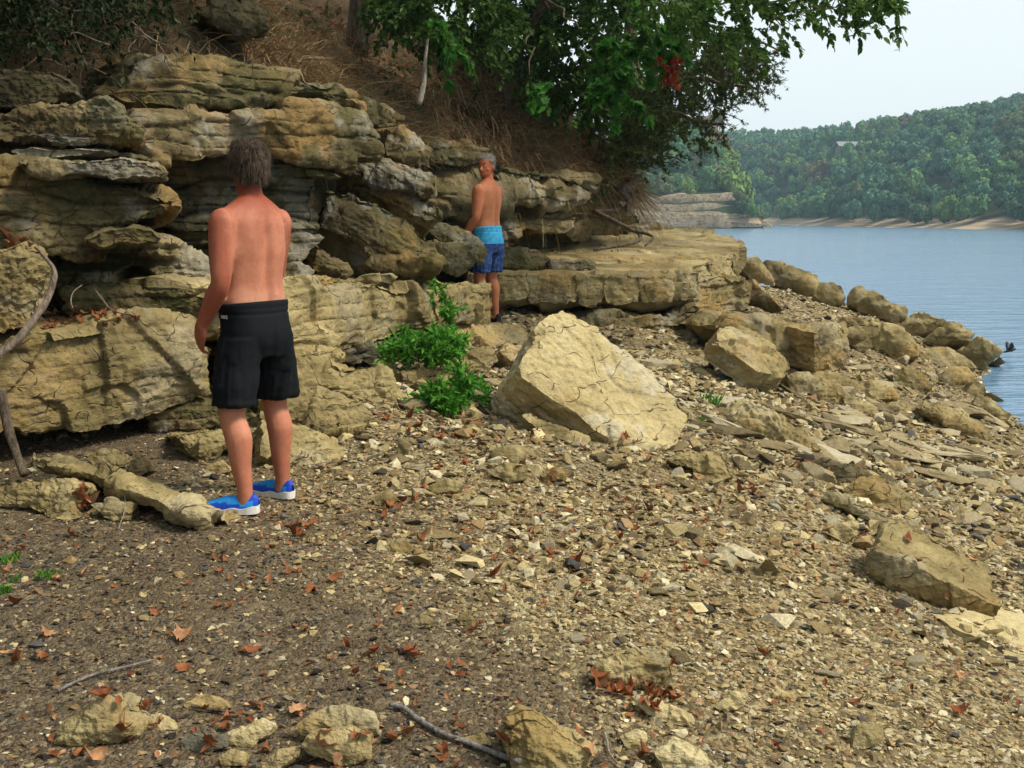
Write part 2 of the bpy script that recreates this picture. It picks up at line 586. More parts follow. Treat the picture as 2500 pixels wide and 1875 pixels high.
ROCKS = {}
def rock(name, poly, ya, yb=None, nz=0.0, th=0.8, dome=0.06, n=None, ext=None, amp=1.0, st=1.0, facet=1.0, bed=None, sth=None,
         mat='rock', res=1.0, seed=None, parent=None, label=None, category=None, group=None, dents=(), shrink=0.10, ground=False, dpow=6, terr=.011):
    yb = ya if yb is None else yb
    poly = np.asarray(poly, float)
    x0, x1 = poly[:, 0].min(), poly[:, 0].max()
    pym = (poly[:, 1].min() + poly[:, 1].max()) / 2
    p0, nn = frame_n(ya, yb, x0, x1, pym, nz)
    if n is not None:
        nn = np.array(n, float)
        nn /= np.linalg.norm(nn)
    if ground:                                   # the lowest traced point stands on the beach
        lp = poly[poly[:, 1].argmax()]
        p0 = on_ground(lp[0], lp[1])
        p0[2] += 0.012
        ya = yb = p0[1]
    seed = seed if seed is not None else (int(abs(poly.sum() * 7)) % 9973)
    ym = (ya + yb) / 2
    step = 3.6 * max(ym, 3) / FPX * 2.4 / 2 * res          # about 1.8 render pixels
    W = np.array([onplane(px, py, p0, nn) for px, py in poly])
    W = resample(W, step)
    # slight raggedness of the outline
    c0 = W.mean(0)
    size = float(np.sqrt(np.linalg.norm(W.max(0) - W.min(0)) * max(0.05, np.sort(np.ptp(W, axis=0))[1])))
    size = max(size, 0.05)
    # the traced face: outline plus jittered points inside, triangulated
    ex = np.array(ext, float) if ext is not None else -nn * th
    e1 = np.cross(nn, [0, 0, 1.0])
    if np.linalg.norm(e1) < .2:
        e1 = np.cross(nn, [0, 1.0, 0])
    e1 /= np.linalg.norm(e1)
    e2 = np.cross(e1, nn)
    W2 = np.stack([(W - c0) @ e1, (W - c0) @ e2], 1)
    rs = np.random.RandomState(seed)
    lo2, hi2 = W2.min(0), W2.max(0)
    gxx, gyy = np.meshgrid(np.arange(lo2[0], hi2[0], step), np.arange(lo2[1], hi2[1], step * .9))
    gxx = gxx + (np.arange(gxx.shape[0]) % 2)[:, None] * step * .5
    I2 = np.stack([gxx.ravel(), gyy.ravel()], 1) + rs.uniform(-.28, .28, (gxx.size, 2)) * step
    I2 = I2[poly_mask(I2, W2)]
    dist = np.full(len(I2), 9.0)
    for s0 in range(0, len(I2), 4000):
        dist[s0:s0 + 4000] = np.sqrt(((I2[s0:s0 + 4000, None] - W2[None]) ** 2).sum(2).min(1))
    k_ = dist > step * .55
    I2, dist = I2[k_], dist[k_]
    nW = len(W)
    pts = [Vector(p) for p in W2] + [Vector(p) for p in I2]
    ov, oe, of, *_r = delaunay_2d_cdt(pts, [(q, (q + 1) % nW) for q in range(nW)], [], 1, 1e-7)
    ov = np.array([v[:] for v in ov])
    if len(ov) != len(pts):
        dist = np.sqrt(((ov[:, None] - W2[None]) ** 2).sum(2).min(1)) if len(ov) < 9000 else np.concatenate([np.zeros(nW), dist, np.zeros(len(ov) - len(pts))])
    else:
        dist = np.concatenate([np.zeros(nW), dist])
    bw = max(.30 * max(dist.max(), step), step)
    tt = np.clip(1 - dist / (bw if dpow > 4 else dist.max() + 1e-6), 0, 1)
    off = dome * size * (1 - tt ** 2.2)
    tri = np.array([f for f in of if len(f) == 3])
    ea = np.concatenate([tri[:, 0], tri[:, 1], tri[:, 2], tri[:, 1], tri[:, 2], tri[:, 0]])
    eb = np.concatenate([tri[:, 1], tri[:, 2], tri[:, 0], tri[:, 0], tri[:, 1], tri[:, 2]])
    deg = np.bincount(ea, minlength=len(ov)) + 1e-9
    inner = dist > 1e-6
    for _ in range(14):
        off = np.where(inner, np.bincount(ea, off[eb], len(ov)) / deg, off)
    cap = c0 + ov[:, :1] * e1 + ov[:, 1:2] * e2 + nn * off[:, None]
    nC = len(cap)
    Sn = max(4, min(40, int(np.linalg.norm(ex) / (step * 1.6))))
    rows = [c0 + (W - c0) * (1 - shrink * s / Sn) + ex * (s / Sn) for s in range(1, Sn + 1)]
    rows.append(c0 + (W - c0) * .45 + ex * 1.01)
    V = np.concatenate([cap] + rows + [(c0 + ex * 1.02)[None]])
    F = [tuple(f) for f in of]
    ring = [np.arange(nW)] + [nC + r * nW + np.arange(nW) for r in range(len(rows))]
    ccw = (np.roll(W2, -1, 0)[:, 0] * W2[:, 1] - W2[:, 0] * np.roll(W2, -1, 0)[:, 1]).sum() < 0
    for A_, B_ in zip(ring[:-1], ring[1:]):
        a1, b1 = np.roll(A_, -1), np.roll(B_, -1)
        quad = np.stack([A_, B_, b1, a1], 1) if ccw else np.stack([A_, a1, b1, B_], 1)
        F += [tuple(q) for q in np.concatenate([quad[:, [0, 1, 2]], quad[:, [0, 2, 3]]])]
    last = ring[-1]
    F += [((last[q], len(V) - 1, last[(q + 1) % nW]) if ccw else (last[q], last[(q + 1) % nW], len(V) - 1)) for q in range(nW)]
    F = np.array([f for f in F if len(f) == 3])
    # the cap is turned to the normal; the sides follow
    T0 = F[:len(of)]
    fn = np.cross(V[T0[:, 1]] - V[T0[:, 0]], V[T0[:, 2]] - V[T0[:, 0]]) @ nn
    flip = np.zeros(len(F), bool)
    flip[:len(of)] = fn < 0
    sd = F[len(of):]
    ctr = V[sd].mean(1) - (c0 + ex * .5)
    fs = (np.cross(V[sd[:, 1]] - V[sd[:, 0]], V[sd[:, 2]] - V[sd[:, 0]]) * ctr).sum(1)
    if (fs < 0).mean() > .5:
        flip[len(of):] = True
    F[flip] = F[flip][:, ::-1]
    N = face_normals_v(V, F)
    front = np.arange(len(V)) < nC
    bd = np.array(bed, float) if bed is not None else np.array([0, 0, 1.0])
    bd /= np.linalg.norm(bd)
    fa_, fb_ = np.concatenate([F[:, 0], F[:, 1], F[:, 2]]), np.concatenate([F[:, 1], F[:, 2], F[:, 0]])
    nb = (np.concatenate([fa_, fb_]), np.concatenate([fb_, fa_]))
    V, col = displace(V, N, size, seed, bd, amp, st, facet, sth, mat, terr, (*nb, np.bincount(nb[0], minlength=len(V)) + 1e-9))
    if len(dents):
        px, py = to_px(V)
        for (cx, cy, rx, ry, dep) in dents:
            k = np.exp(-(((px - cx) / rx) ** 2 + ((py - cy) / ry) ** 2) ** 2) * front
            V = V + ex / np.linalg.norm(ex) * (k * dep)[:, None]
    base = V.mean(0)
    base[2] = V[:, 2].min()
    me = mesh_np(name, V - base, F, True, [M[mat]])
    add_color_attr(me, 'col', col)
    me.set_sharp_from_angle(angle=R(42))
    o = link(name, me, parent, Vector(base))
    tag(o, label, category, group)
    return o

cliff = empty('cliff', (-2.5, 9.0, 1.0), kind='structure', label='layered limestone cliff with overhanging ledges along the shore')
cliff_inv = Matrix.Translation((2.5, -9.0, -1.0))
def slab(poly, ya, yb=None, **k):
    k.setdefault('mat', 'cliff')
    k['dome'] = k.get('dome', .06) * .5
    o = rock(k.pop('name', 'rock_slab'), poly, ya, yb, parent=cliff, **k)
    o.matrix_parent_inverse = cliff_inv
    return o

# --- left wall
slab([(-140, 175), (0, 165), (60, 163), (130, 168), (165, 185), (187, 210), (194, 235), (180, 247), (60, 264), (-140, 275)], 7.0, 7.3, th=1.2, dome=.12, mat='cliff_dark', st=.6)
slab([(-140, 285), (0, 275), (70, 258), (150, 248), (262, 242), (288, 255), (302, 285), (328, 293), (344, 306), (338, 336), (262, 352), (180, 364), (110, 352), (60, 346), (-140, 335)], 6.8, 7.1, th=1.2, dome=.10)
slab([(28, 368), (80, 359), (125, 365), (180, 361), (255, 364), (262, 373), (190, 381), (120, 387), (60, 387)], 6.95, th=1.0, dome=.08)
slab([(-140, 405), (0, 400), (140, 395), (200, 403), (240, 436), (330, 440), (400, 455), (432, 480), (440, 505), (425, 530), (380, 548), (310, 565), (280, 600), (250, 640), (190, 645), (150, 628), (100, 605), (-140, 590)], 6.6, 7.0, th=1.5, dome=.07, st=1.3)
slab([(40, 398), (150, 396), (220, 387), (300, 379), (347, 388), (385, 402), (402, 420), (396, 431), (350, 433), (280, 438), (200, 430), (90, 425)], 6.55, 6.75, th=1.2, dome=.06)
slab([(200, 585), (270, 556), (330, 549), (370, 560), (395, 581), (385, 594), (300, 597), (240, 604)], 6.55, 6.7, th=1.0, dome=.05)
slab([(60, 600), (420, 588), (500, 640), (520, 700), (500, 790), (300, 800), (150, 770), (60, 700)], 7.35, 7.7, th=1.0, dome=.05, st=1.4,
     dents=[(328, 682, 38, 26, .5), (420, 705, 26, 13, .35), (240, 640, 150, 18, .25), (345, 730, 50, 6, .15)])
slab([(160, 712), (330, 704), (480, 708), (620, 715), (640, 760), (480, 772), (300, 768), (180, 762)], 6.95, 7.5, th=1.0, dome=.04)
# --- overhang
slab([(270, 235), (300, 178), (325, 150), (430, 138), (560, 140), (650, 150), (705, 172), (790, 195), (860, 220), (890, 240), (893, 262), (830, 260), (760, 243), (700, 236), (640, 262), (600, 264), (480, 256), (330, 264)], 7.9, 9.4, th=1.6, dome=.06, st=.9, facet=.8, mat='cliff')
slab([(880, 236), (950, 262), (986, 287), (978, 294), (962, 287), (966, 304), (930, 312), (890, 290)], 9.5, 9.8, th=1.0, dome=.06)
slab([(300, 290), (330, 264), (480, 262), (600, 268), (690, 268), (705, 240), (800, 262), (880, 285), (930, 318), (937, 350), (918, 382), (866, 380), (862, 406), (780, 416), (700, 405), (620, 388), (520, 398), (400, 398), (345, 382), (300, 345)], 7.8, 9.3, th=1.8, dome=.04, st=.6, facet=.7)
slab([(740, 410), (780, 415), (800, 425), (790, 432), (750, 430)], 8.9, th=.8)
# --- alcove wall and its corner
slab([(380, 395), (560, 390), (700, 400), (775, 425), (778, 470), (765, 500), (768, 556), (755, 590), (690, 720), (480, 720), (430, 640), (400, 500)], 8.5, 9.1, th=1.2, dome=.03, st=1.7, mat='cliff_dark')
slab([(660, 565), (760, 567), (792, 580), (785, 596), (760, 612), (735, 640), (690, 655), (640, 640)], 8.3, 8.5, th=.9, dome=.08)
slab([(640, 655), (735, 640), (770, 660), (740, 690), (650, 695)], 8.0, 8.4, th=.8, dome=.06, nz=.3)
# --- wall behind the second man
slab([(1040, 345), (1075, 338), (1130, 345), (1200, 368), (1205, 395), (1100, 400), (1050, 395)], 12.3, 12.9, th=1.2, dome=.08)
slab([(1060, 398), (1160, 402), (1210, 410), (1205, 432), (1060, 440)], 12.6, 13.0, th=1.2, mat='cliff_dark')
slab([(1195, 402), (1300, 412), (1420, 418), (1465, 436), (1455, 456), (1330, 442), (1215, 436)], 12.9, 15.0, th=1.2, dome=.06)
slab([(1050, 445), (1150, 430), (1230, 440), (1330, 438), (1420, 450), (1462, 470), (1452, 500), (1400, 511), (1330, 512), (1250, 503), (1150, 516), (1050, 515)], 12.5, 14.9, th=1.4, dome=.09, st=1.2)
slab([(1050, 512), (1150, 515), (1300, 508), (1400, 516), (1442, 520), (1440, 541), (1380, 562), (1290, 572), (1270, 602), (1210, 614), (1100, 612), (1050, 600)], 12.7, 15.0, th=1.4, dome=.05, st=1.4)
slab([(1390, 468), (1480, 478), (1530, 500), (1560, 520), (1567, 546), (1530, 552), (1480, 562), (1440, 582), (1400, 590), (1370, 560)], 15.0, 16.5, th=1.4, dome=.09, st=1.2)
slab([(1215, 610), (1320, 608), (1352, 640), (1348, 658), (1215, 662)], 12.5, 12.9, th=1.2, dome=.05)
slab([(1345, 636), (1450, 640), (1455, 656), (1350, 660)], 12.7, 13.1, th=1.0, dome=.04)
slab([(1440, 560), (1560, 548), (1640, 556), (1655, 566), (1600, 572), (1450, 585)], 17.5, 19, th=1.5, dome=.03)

# --- the projecting plateau ledge: its top outline taken down by its thickness
def slab_top(pts, th, mat='cliff', seed=1, parent=None, name='rock_slab', step=0.045, amp=1.0, label=None, category=None, st=1.0, sth=.14):
    W = resample(np.array([at(*p[:3]) + np.array([0, 0, p[3] if len(p) > 3 else 0.0]) for p in pts]), step)
    c0 = W.mean(0)
    C = max(6, int(np.linalg.norm(W - c0, axis=1).mean() / step))
    rows = [c0 + (W - c0) * (r / C) for r in range(C + 1)]
    Sn = max(5, int(th / step * 1.5))
    dn = np.array([0, 0, -1.0])
    for s in range(1, Sn + 1):
        q = s / Sn
        rows.append(c0 + (W - c0) * (1 + 0.012 * math.sin(q * 3.1) - 0.05 * q ** 3) + dn * th * q)
    rows.append(c0 + (W - c0) * 0.5 + dn * th * 1.01)
    rows.append(np.repeat((c0 + dn * th * 1.02)[None], len(W), 0))
    V = np.concatenate(rows)
    nW, nr = len(W), len(rows)
    i0 = (np.arange(nr - 1)[:, None] * nW + np.arange(nW)[None]).ravel()
    i1 = (np.arange(nr - 1)[:, None] * nW + (np.arange(nW)[None] + 1) % nW).ravel()
    F = np.stack([i0, i1, i1 + nW, i0 + nW], 1)
    N = face_normals_v(V, F)
    if N[:nW * C, 2].mean() < 0:
        F, N = F[:, ::-1], -N
    N[:nW] = (0, 0, 1)
    top = np.zeros(len(V), bool)
    top[:nW * C] = True
    D, col = displace(V, N, 0.75, seed, np.array([0, 0, 1.0]), amp, st, 1.7, sth, mat)
    Pn = V * np.array([1.0, 1.0, 0])
    bedtop = np.floor(2.2 * fbm(Pn * 0.8, 4, seed + 50)) * 0.022 + 0.015 * fbm(Pn * 3.5, 3, seed + 60)
    T = V + np.array([0, 0, 1.0])[None] * (bedtop[:, None])
    V = np.where(top[:, None], T, D)
    base = V.mean(0)
    base[2] = V[:, 2].min()
    me = mesh_np(name, V - base, F, True, [M[mat]])
    add_color_attr(me, 'col', col)
    me.set_sharp_from_angle(angle=R(42))
    o = link(name, me, parent, Vector(base))
    tag(o, label, category)
    if parent is cliff:
        o.matrix_parent_inverse = cliff_inv
    return o

slab_top([(1150, 672, 12.3), (1215, 667, 12.35), (1300, 669, 12.45), (1420, 671, 12.6), (1530, 669, 12.75), (1600, 672, 12.8), (1680, 661, 13.0), (1702, 644, 13.5),
          (1760, 630, 14.3), (1806, 613, 15.5), (1812, 599, 16.3), (1790, 582, 17.3), (1735, 569, 18.3), (1600, 557, 19.3), (1480, 549, 19.8), (1250, 556, 18), (1150, 600, 15)],
         0.40, seed=4, parent=cliff, mat='rock', sth=.2)
# broken blocks along its front
for k_, (xa, xb, yt, yb_, Ya) in enumerate([(1150, 1292, 670, 738, 12.22), (1288, 1412, 672, 746, 12.34), (1408, 1478, 674, 749, 12.44), (1474, 1562, 672, 745, 12.54), (1558, 1642, 674, 741, 12.66), (1638, 1706, 664, 733, 12.84)]):
    slab([(xa, yt), ((xa + xb) / 2, yt - 2), (xb, yt + 1), (xb + 2, (yt + yb_) / 2), (xb - 6, yb_ - 8), ((xa + xb) / 2, yb_), (xa + 5, yb_ - 4), (xa - 1, (yt + yb_) / 2)], Ya, Ya + .12, th=.5, dome=.05, st=.7, amp=.9, mat='rock', seed=61 + k_)
# strata under the plateau
slab([(1240, 750), (1400, 752), (1560, 748), (1700, 735), (1700, 790), (1560, 800), (1400, 800), (1240, 800)], 13.1, 13.6, th=1.2, mat='cliff_dark', st=1.5)
slab([(1420, 790), (1470, 770), (1560, 772), (1640, 778), (1700, 742), (1712, 770), (1694, 800), (1640, 828), (1570, 840), (1480, 835)], 12.4, 12.9, th=1.1, dome=.06, st=1.5)
slab([(1440, 835), (1560, 825), (1640, 822), (1730, 795), (1745, 815), (1735, 845), (1690, 872), (1640, 890), (1590, 884), (1500, 870)], 12.2, 12.7, th=1.1, dome=.06, st=1.5)
slab([(1500, 885), (1570, 878), (1690, 868), (1722, 890), (1715, 930), (1690, 965), (1640, 950), (1560, 940), (1510, 920)], 12.0, 12.4, th=1.1, dome=.06, st=1.3)
slab([(1685, 692), (1760, 665), (1810, 680), (1832, 702), (1822, 742), (1808, 772), (1745, 800), (1700, 780)], 13.3, 14.3, th=1.2, dome=.05, st=1.3, mat='rock')
slab([(1730, 640), (1790, 628), (1800, 672), (1760, 690), (1735, 670)], 13.9, 14.6, th=1, dome=.05, st=1.0, mat='rock')

# --- long ledge below the alcove (two joined blocks)
slab([(560, 700), (690, 695), (800, 693), (900, 690), (1000, 692), (1050, 700), (1076, 730), (1080, 770), (1082, 800), (1030, 812), (960, 820), (920, 835), (860, 850), (800, 862), (720, 858), (640, 845), (560, 830)], 7.15, 9.9, th=1.8, dome=.03, st=.8, amp=.8, mat='rock')
slab([(985, 688), (1100, 684), (1195, 688), (1203, 720), (1205, 760), (1213, 778), (1185, 790), (1120, 785), (1060, 790), (1000, 795)], 9.5, 10.9, th=.9, dome=.05, st=.7, mat='rock')
slab([(1120, 790), (1130, 755), (1155, 740), (1180, 745), (1182, 772), (1160, 790), (1135, 795)], 10.5, th=.4, dome=.12, st=.3, mat='rock')
# rubble on its top
slab([(700, 690), (730, 672), (830, 678), (835, 690), (760, 700)], 8.2, 8.7, th=.9, dome=.05, mat='rock')
slab([(720, 855), (830, 858), (838, 876), (800, 885), (720, 892), (650, 890), (650, 860)], 7.3, 7.9, th=.8, dome=.04, st=1.2, mat='rock')
slab([(830, 850), (960, 830), (1030, 815), (1060, 820), (1000, 850), (920, 880), (840, 890)], 8.3, 9.6, th=.8, dome=.02, mat='cliff_dark')
# steps between the two men
slab([(660, 915), (700, 898), (780, 884), (900, 888), (950, 903), (968, 950), (1012, 985), (1002, 1003), (960, 1013), (930, 1008), (880, 985), (820, 965), (700, 950), (640, 940)], 6.9, 7.7, th=1.3, dome=.07, nz=.55, mat='rock')
slab([(650, 970), (705, 958), (780, 952), (870, 985), (908, 1010), (885, 1042), (830, 1052), (780, 1048), (720, 1030), (650, 1010)], 6.5, 6.9, th=1.2, dome=.09, nz=.6, mat='rock')
slab([(640, 1010), (700, 1010), (780, 1050), (842, 1100), (825, 1142), (760, 1152), (700, 1128), (640, 1110)], 6.1, 6.4, th=1.0, dome=.06, nz=.9, mat='rock')
slab([(978, 905), (1050, 893), (1116, 893), (1120, 950), (1105, 995), (1060, 990), (1010, 965), (985, 945)], 8.1, 8.4, th=.9, dome=.09, nz=.2, mat='rock')
slab([(1100, 870), (1130, 850), (1200, 845), (1215, 880), (1190, 905), (1140, 915)], 8.9, 9.3, th=.9, dome=.09, nz=.5, mat='rock')
slab([(1105, 800), (1230, 792), (1290, 800), (1300, 840), (1240, 855), (1130, 850)], 10.2, 11, th=.9, dome=.05, nz=1.3, mat='rock')
slab([(1220, 860), (1240, 835), (1290, 850), (1330, 870), (1320, 890), (1260, 885)], 9.3, 9.6, th=.9, dome=.09, nz=.5, mat='rock')
slab([(640, 800), (690, 815), (706, 828), (722, 888), (704, 906), (682, 902), (650, 880)], 6.75, 6.95, th=.5, dome=.05, mat='rock')
# ------------------------------------------------------------------ fallen blocks and boulders: things of their own
ON_BEACH = False
def B(poly, ya, yb, label, **k):
    k.setdefault('ground', ON_BEACH)
    k.setdefault('dpow', 4)
    return rock(k.pop('name', 'boulder'), poly, ya, yb, label=label, category=k.pop('category', 'boulder'), **k)


B([(-150, 900), (0, 868), (40, 822), (150, 800), (320, 768), (440, 775), (482, 800), (487, 840), (522, 850), (507, 900), (522, 962), (480, 988), (350, 1022), (250, 1052), (60, 1072), (40, 1050), (0, 1060), (-150, 1040)], 5.7, 6.8,
  'massive grey-tan limestone block with a bedding step, beside the man in black shorts', th=1.6, dome=.05, st=.5, amp=.8, sth=.3)
B([(-120, 600), (0, 600), (60, 588), (105, 608), (126, 660), (116, 722), (80, 792), (30, 808), (-120, 815)], 6.2, 6.4,
  'rounded grey block carrying red leaves, behind the leaning root', th=.9, dome=.12, st=.3)
B([(770, 556), (775, 480), (792, 452), (850, 460), (930, 490), (1000, 535), (1060, 595), (1079, 635), (1070, 652), (1030, 652), (1010, 664), (960, 664), (900, 642), (870, 602), (800, 572)], 9.3, 9.7,
  'large dark pitted slab leaning in the alcove under the overhang', th=1.0, dome=.10, st=.5, n=(.25, -.85, .35), bed=(.45, .2, .85), mat='cliff')
B([(812, 408), (850, 390), (950, 388), (1010, 403), (1052, 420), (1068, 455), (1062, 477), (1035, 477), (985, 466), (920, 452), (850, 432)], 10.0, 10.3,
  'thick tilted slab topmost in the rockfall under the overhang', th=.9, dome=.07, n=(.2, -.9, .25), bed=(.35, .2, .9), mat='cliff')
B([(868, 452), (915, 444), (960, 458), (1020, 478), (1070, 503), (1080, 525), (1060, 543), (1040, 537), (980, 512), (900, 478)], 10.1, 10.4,
  'narrow tilted slab wedged above the leaning pitted slab', th=.9, dome=.07, n=(.2, -.9, .3), bed=(.35, .2, .9), mat='cliff')
B([(938, 345), (945, 312), (985, 303), (1012, 320), (1062, 365), (1052, 385), (1049, 410), (1000, 402), (945, 382)], 10.6, 10.9,
  'squarish block perched at the foot of the dry grass bank', th=.9, dome=.12, st=.4, mat='cliff')
B([(1030, 547), (1060, 539), (1120, 553), (1165, 583), (1184, 602), (1120, 600), (1075, 590)], 10.9, 11.1,
  'flat tilted slab on top of the dark block before the man in blue shorts', th=.7, dome=.06, n=(.1, -.85, .4), mat='cliff')
B([(1062, 592), (1170, 600), (1189, 612), (1177, 642), (1160, 637), (1150, 652), (1120, 670), (1080, 657), (1058, 637)], 10.7, 10.8,
  'dark overhanging block hiding part of the blue shorts', th=.6, dome=.10, st=.5, n=(.1, -.97, -.1), mat='cliff')
B([(762, 640), (775, 598), (800, 613), (850, 643), (860, 665), (840, 682), (800, 676), (762, 660)], 8.9, 9.1,
  'small dark wedge of rock in the back of the alcove', th=.5, dome=.10, mat='cliff')
B([(862, 690), (880, 672), (920, 668), (927, 690), (900, 698)], 8.9, None, 'small rounded rock beside a flake on the long ledge', th=.3, dome=.2, name='rock', category='rock')
B([(922, 688), (925, 672), (950, 668), (967, 680), (955, 692)], 9.1, None, 'small pale rock beside the leaning pitted slab', th=.3, dome=.2, name='rock', category='rock')
# the big tilted slab on the beach
ON_BEACH = True
B([(1262, 893), (1290, 850), (1308, 802), (1330, 790), (1342, 775), (1376, 759), (1397, 762), (1422, 785), (1490, 840), (1560, 890), (1622, 935), (1662, 975), (1694, 1006), (1690, 1022), (1662, 1052), (1652, 1077), (1600, 1098), (1560, 1092), (1510, 1077), (1450, 1052), (1410, 1012), (1350, 977), (1300, 942), (1270, 922)], 7.75, 7.2,
  'huge tilted pale tan slab with a cracked flat face standing on the beach', n=(.38, -.66, .62), th=.50, dome=.02, st=.7, facet=.45, amp=.7, bed=(.38, -.66, .62), sth=.12, mat='rock_pale', shrink=.02, terr=.012, dpow=6)
B([(1272, 1012), (1300, 1008), (1380, 1045), (1440, 1070), (1430, 1085), (1330, 1065)], 7.0, None, 'thin grey flagstone lying in the shadow of the huge tilted slab', nz=1.2, th=.2, dome=.02, amp=.6, name='flagstone', category='rock')
# block and slabs right of the plateau
B([(1740, 800), (1780, 772), (1850, 776), (1900, 788), (1990, 800), (2062, 788), (2077, 850), (2066, 902), (1985, 908), (1890, 885), (1800, 860)], 11.7, 12.5,
  'big square fractured block stepping down below the plateau ledge', ground=False, th=2.3, dome=.05, ext=(-.5, 2.3, -.1), st=.6, amp=.8)
B([(1985, 808), (2060, 795), (2078, 850), (2068, 905), (1990, 908)], 11.75, 12.1, 'upright block split from the square fractured block by a crack', ground=False, th=.9, dome=.09, st=.6)
B([(1755, 798), (1800, 788), (1850, 820), (1932, 880), (1937, 900), (1900, 918), (1850, 908), (1790, 865), (1753, 842)], 10.8, 10.4,
  'tilted flag with a dark mossy edge leaning on the fractured block', ground=False, n=(.45, -.5, .75), th=.24, dome=.03, bed=(.45, -.5, .75), st=.5, shrink=.0)
B([(1800, 652), (1802, 636), (1850, 630), (1872, 650), (1892, 700), (1850, 694), (1825, 675)], 19.5, None, 'pale block behind the plateau corner beside the lake', ground=False, th=1.2, dome=.1, st=.3, mat='rock')
B([(1795, 668), (1830, 680), (1892, 735), (1862, 740), (1805, 725)], 16.5, 17, 'dark slab leaning against the plateau corner', ground=False, n=(-.5, -.6, .4), th=.4, dome=.05, mat='cliff')
B([(1853, 641), (1872, 634), (1960, 655), (1995, 675), (2002, 692), (1986, 717), (1965, 722), (1900, 707), (1870, 682)], 21, 20.6, 'longest rounded boulder on the shore crest against the lake', th=1.0, dome=.16, st=.2, nz=.3)
B([(1985, 722), (2005, 690), (2030, 688), (2055, 700), (2062, 725), (2055, 740), (2010, 738)], 20.6, None, 'small squat boulder next to the longest shore boulder', ground=False, ext=(0, .6, -.35), dome=.2, st=.2, nz=.3)
B([(2068, 742), (2080, 707), (2100, 699), (2160, 725), (2212, 755), (2207, 777), (2180, 792), (2150, 777), (2120, 772), (2085, 754)], 20, 19.6, 'humped pale boulder on the shore crest', th=.9, dome=.18, st=.2, nz=.3)
B([(2088, 752), (2110, 737), (2132, 755), (2105, 764)], 19.3, None, 'small rock at the foot of the humped pale boulder', th=.4, dome=.2, nz=.3, name='rock', category='rock')
B([(2192, 795), (2235, 762), (2300, 779), (2312, 792), (2260, 815), (2230, 820), (2200, 815)], 19.6, 19.2, 'low layered boulder on the shore crest', th=.8, dome=.15, nz=.3)
B([(2238, 835), (2285, 803), (2320, 784), (2352, 790), (2382, 815), (2372, 834), (2320, 845), (2280, 850)], 18.9, 18.6, 'brown boulder behind the dark-bellied boulder at the water', th=.8, dome=.18, nz=.3)
B([(2328, 862), (2385, 819), (2410, 829), (2441, 855), (2436, 872), (2402, 898), (2388, 902), (2350, 884)], 17.9, 17.6, 'boulder with a dark wet underside at the water', th=.7, dome=.16, st=.2, nz=.1)
B([(2424, 884), (2440, 872), (2457, 885), (2430, 894)], 18.3, None, 'dark wet rock just breaking the lake surface', ground=False, ext=(0, .3, -.12), dome=.2, mat='cliff_dark', name='rock', category='rock')
B([(2040, 778), (2060, 770), (2120, 774), (2190, 798), (2240, 843), (2242, 868), (2180, 874), (2150, 854), (2100, 835), (2055, 808)], 15.6, 15.1, 'long smooth whaleback rock behind a flat layered stone', th=.9, dome=.1, nz=.55, st=.3)
B([(2068, 806), (2095, 789), (2147, 794), (2142, 816), (2110, 828), (2075, 823)], 14.6, None, 'flat layered stone lying on the whaleback rock', ground=False, th=.5, dome=.05, nz=.3, name='rock', category='rock')
B([(2120, 822), (2160, 808), (2182, 840), (2182, 866), (2138, 860)], 14.3, None, 'upright pale rock below the flat layered stone', th=.5, dome=.12, name='rock', category='rock')
B([(2080, 838), (2127, 827), (2132, 852), (2100, 860)], 14.0, None, 'small square rock left of the upright pale rock', th=.4, dome=.12, name='rock', category='rock')
B([(2238, 852), (2300, 848), (2352, 870), (2384, 897), (2330, 904), (2290, 898), (2243, 882)], 15.4, None, 'slanting slab below the brown shore boulder', th=.6, dome=.05, nz=.6)
B([(2178, 912), (2210, 888), (2262, 918), (2284, 945), (2262, 960), (2215, 950), (2180, 932)], 13.4, None, 'wedge-shaped pale boulder alone among flat shore slabs', th=.5, dome=.12, nz=.4)
B([(2293, 925), (2320, 899), (2362, 900), (2387, 930), (2402, 946), (2370, 955), (2310, 945)], 14.6, None, 'rounded rock beside the waterline boulders', th=.6, dome=.12, nz=.4)
B([(2358, 962), (2380, 929), (2405, 944), (2410, 958), (2390, 970)], 14.2, None, 'small peaked rock at the water', th=.4, dome=.12, nz=.3, name='rock', category='rock')
B([(2375, 985), (2384, 967), (2412, 964), (2442, 990), (2472, 1012), (2460, 1028), (2420, 1015)], 13.3, None, 'low wedge running into the water', th=.4, dome=.1, nz=.5)
B([(2420, 975), (2432, 964), (2454, 978), (2440, 990)], 14.0, None, 'dark pebble-like rock at the very edge of the water', th=.3, dome=.2, mat='cliff_dark', name='rock', category='rock')
B([(1955, 922), (2000, 905), (2100, 920), (2180, 955), (2192, 968), (2120, 972), (2060, 964), (1990, 943)], 11.4, None, 'wide flat slab in front of the wedge-shaped boulder', th=.5, dome=.03, nz=.7, st=.8)
B([(1918, 905), (1975, 908), (2040, 928), (2062, 962), (2042, 994), (2000, 988), (1985, 965), (1928, 962)], 10.6, None, 'broken shard of slab below the square fractured block', th=.5, dome=.06, nz=.5, st=.8)
B([(2055, 968), (2080, 963), (2147, 1003), (2142, 1018), (2100, 1010), (2058, 982)], 10.3, None, 'narrow splinter of rock on the slope of rubble', th=.3, dome=.05, nz=.7)
B([(2138, 990), (2200, 980), (2264, 1010), (2252, 1024), (2190, 1018)], 10.9, None, 'flat stone between a narrow splinter and a humped slab', th=.3, dome=.06, nz=.7)
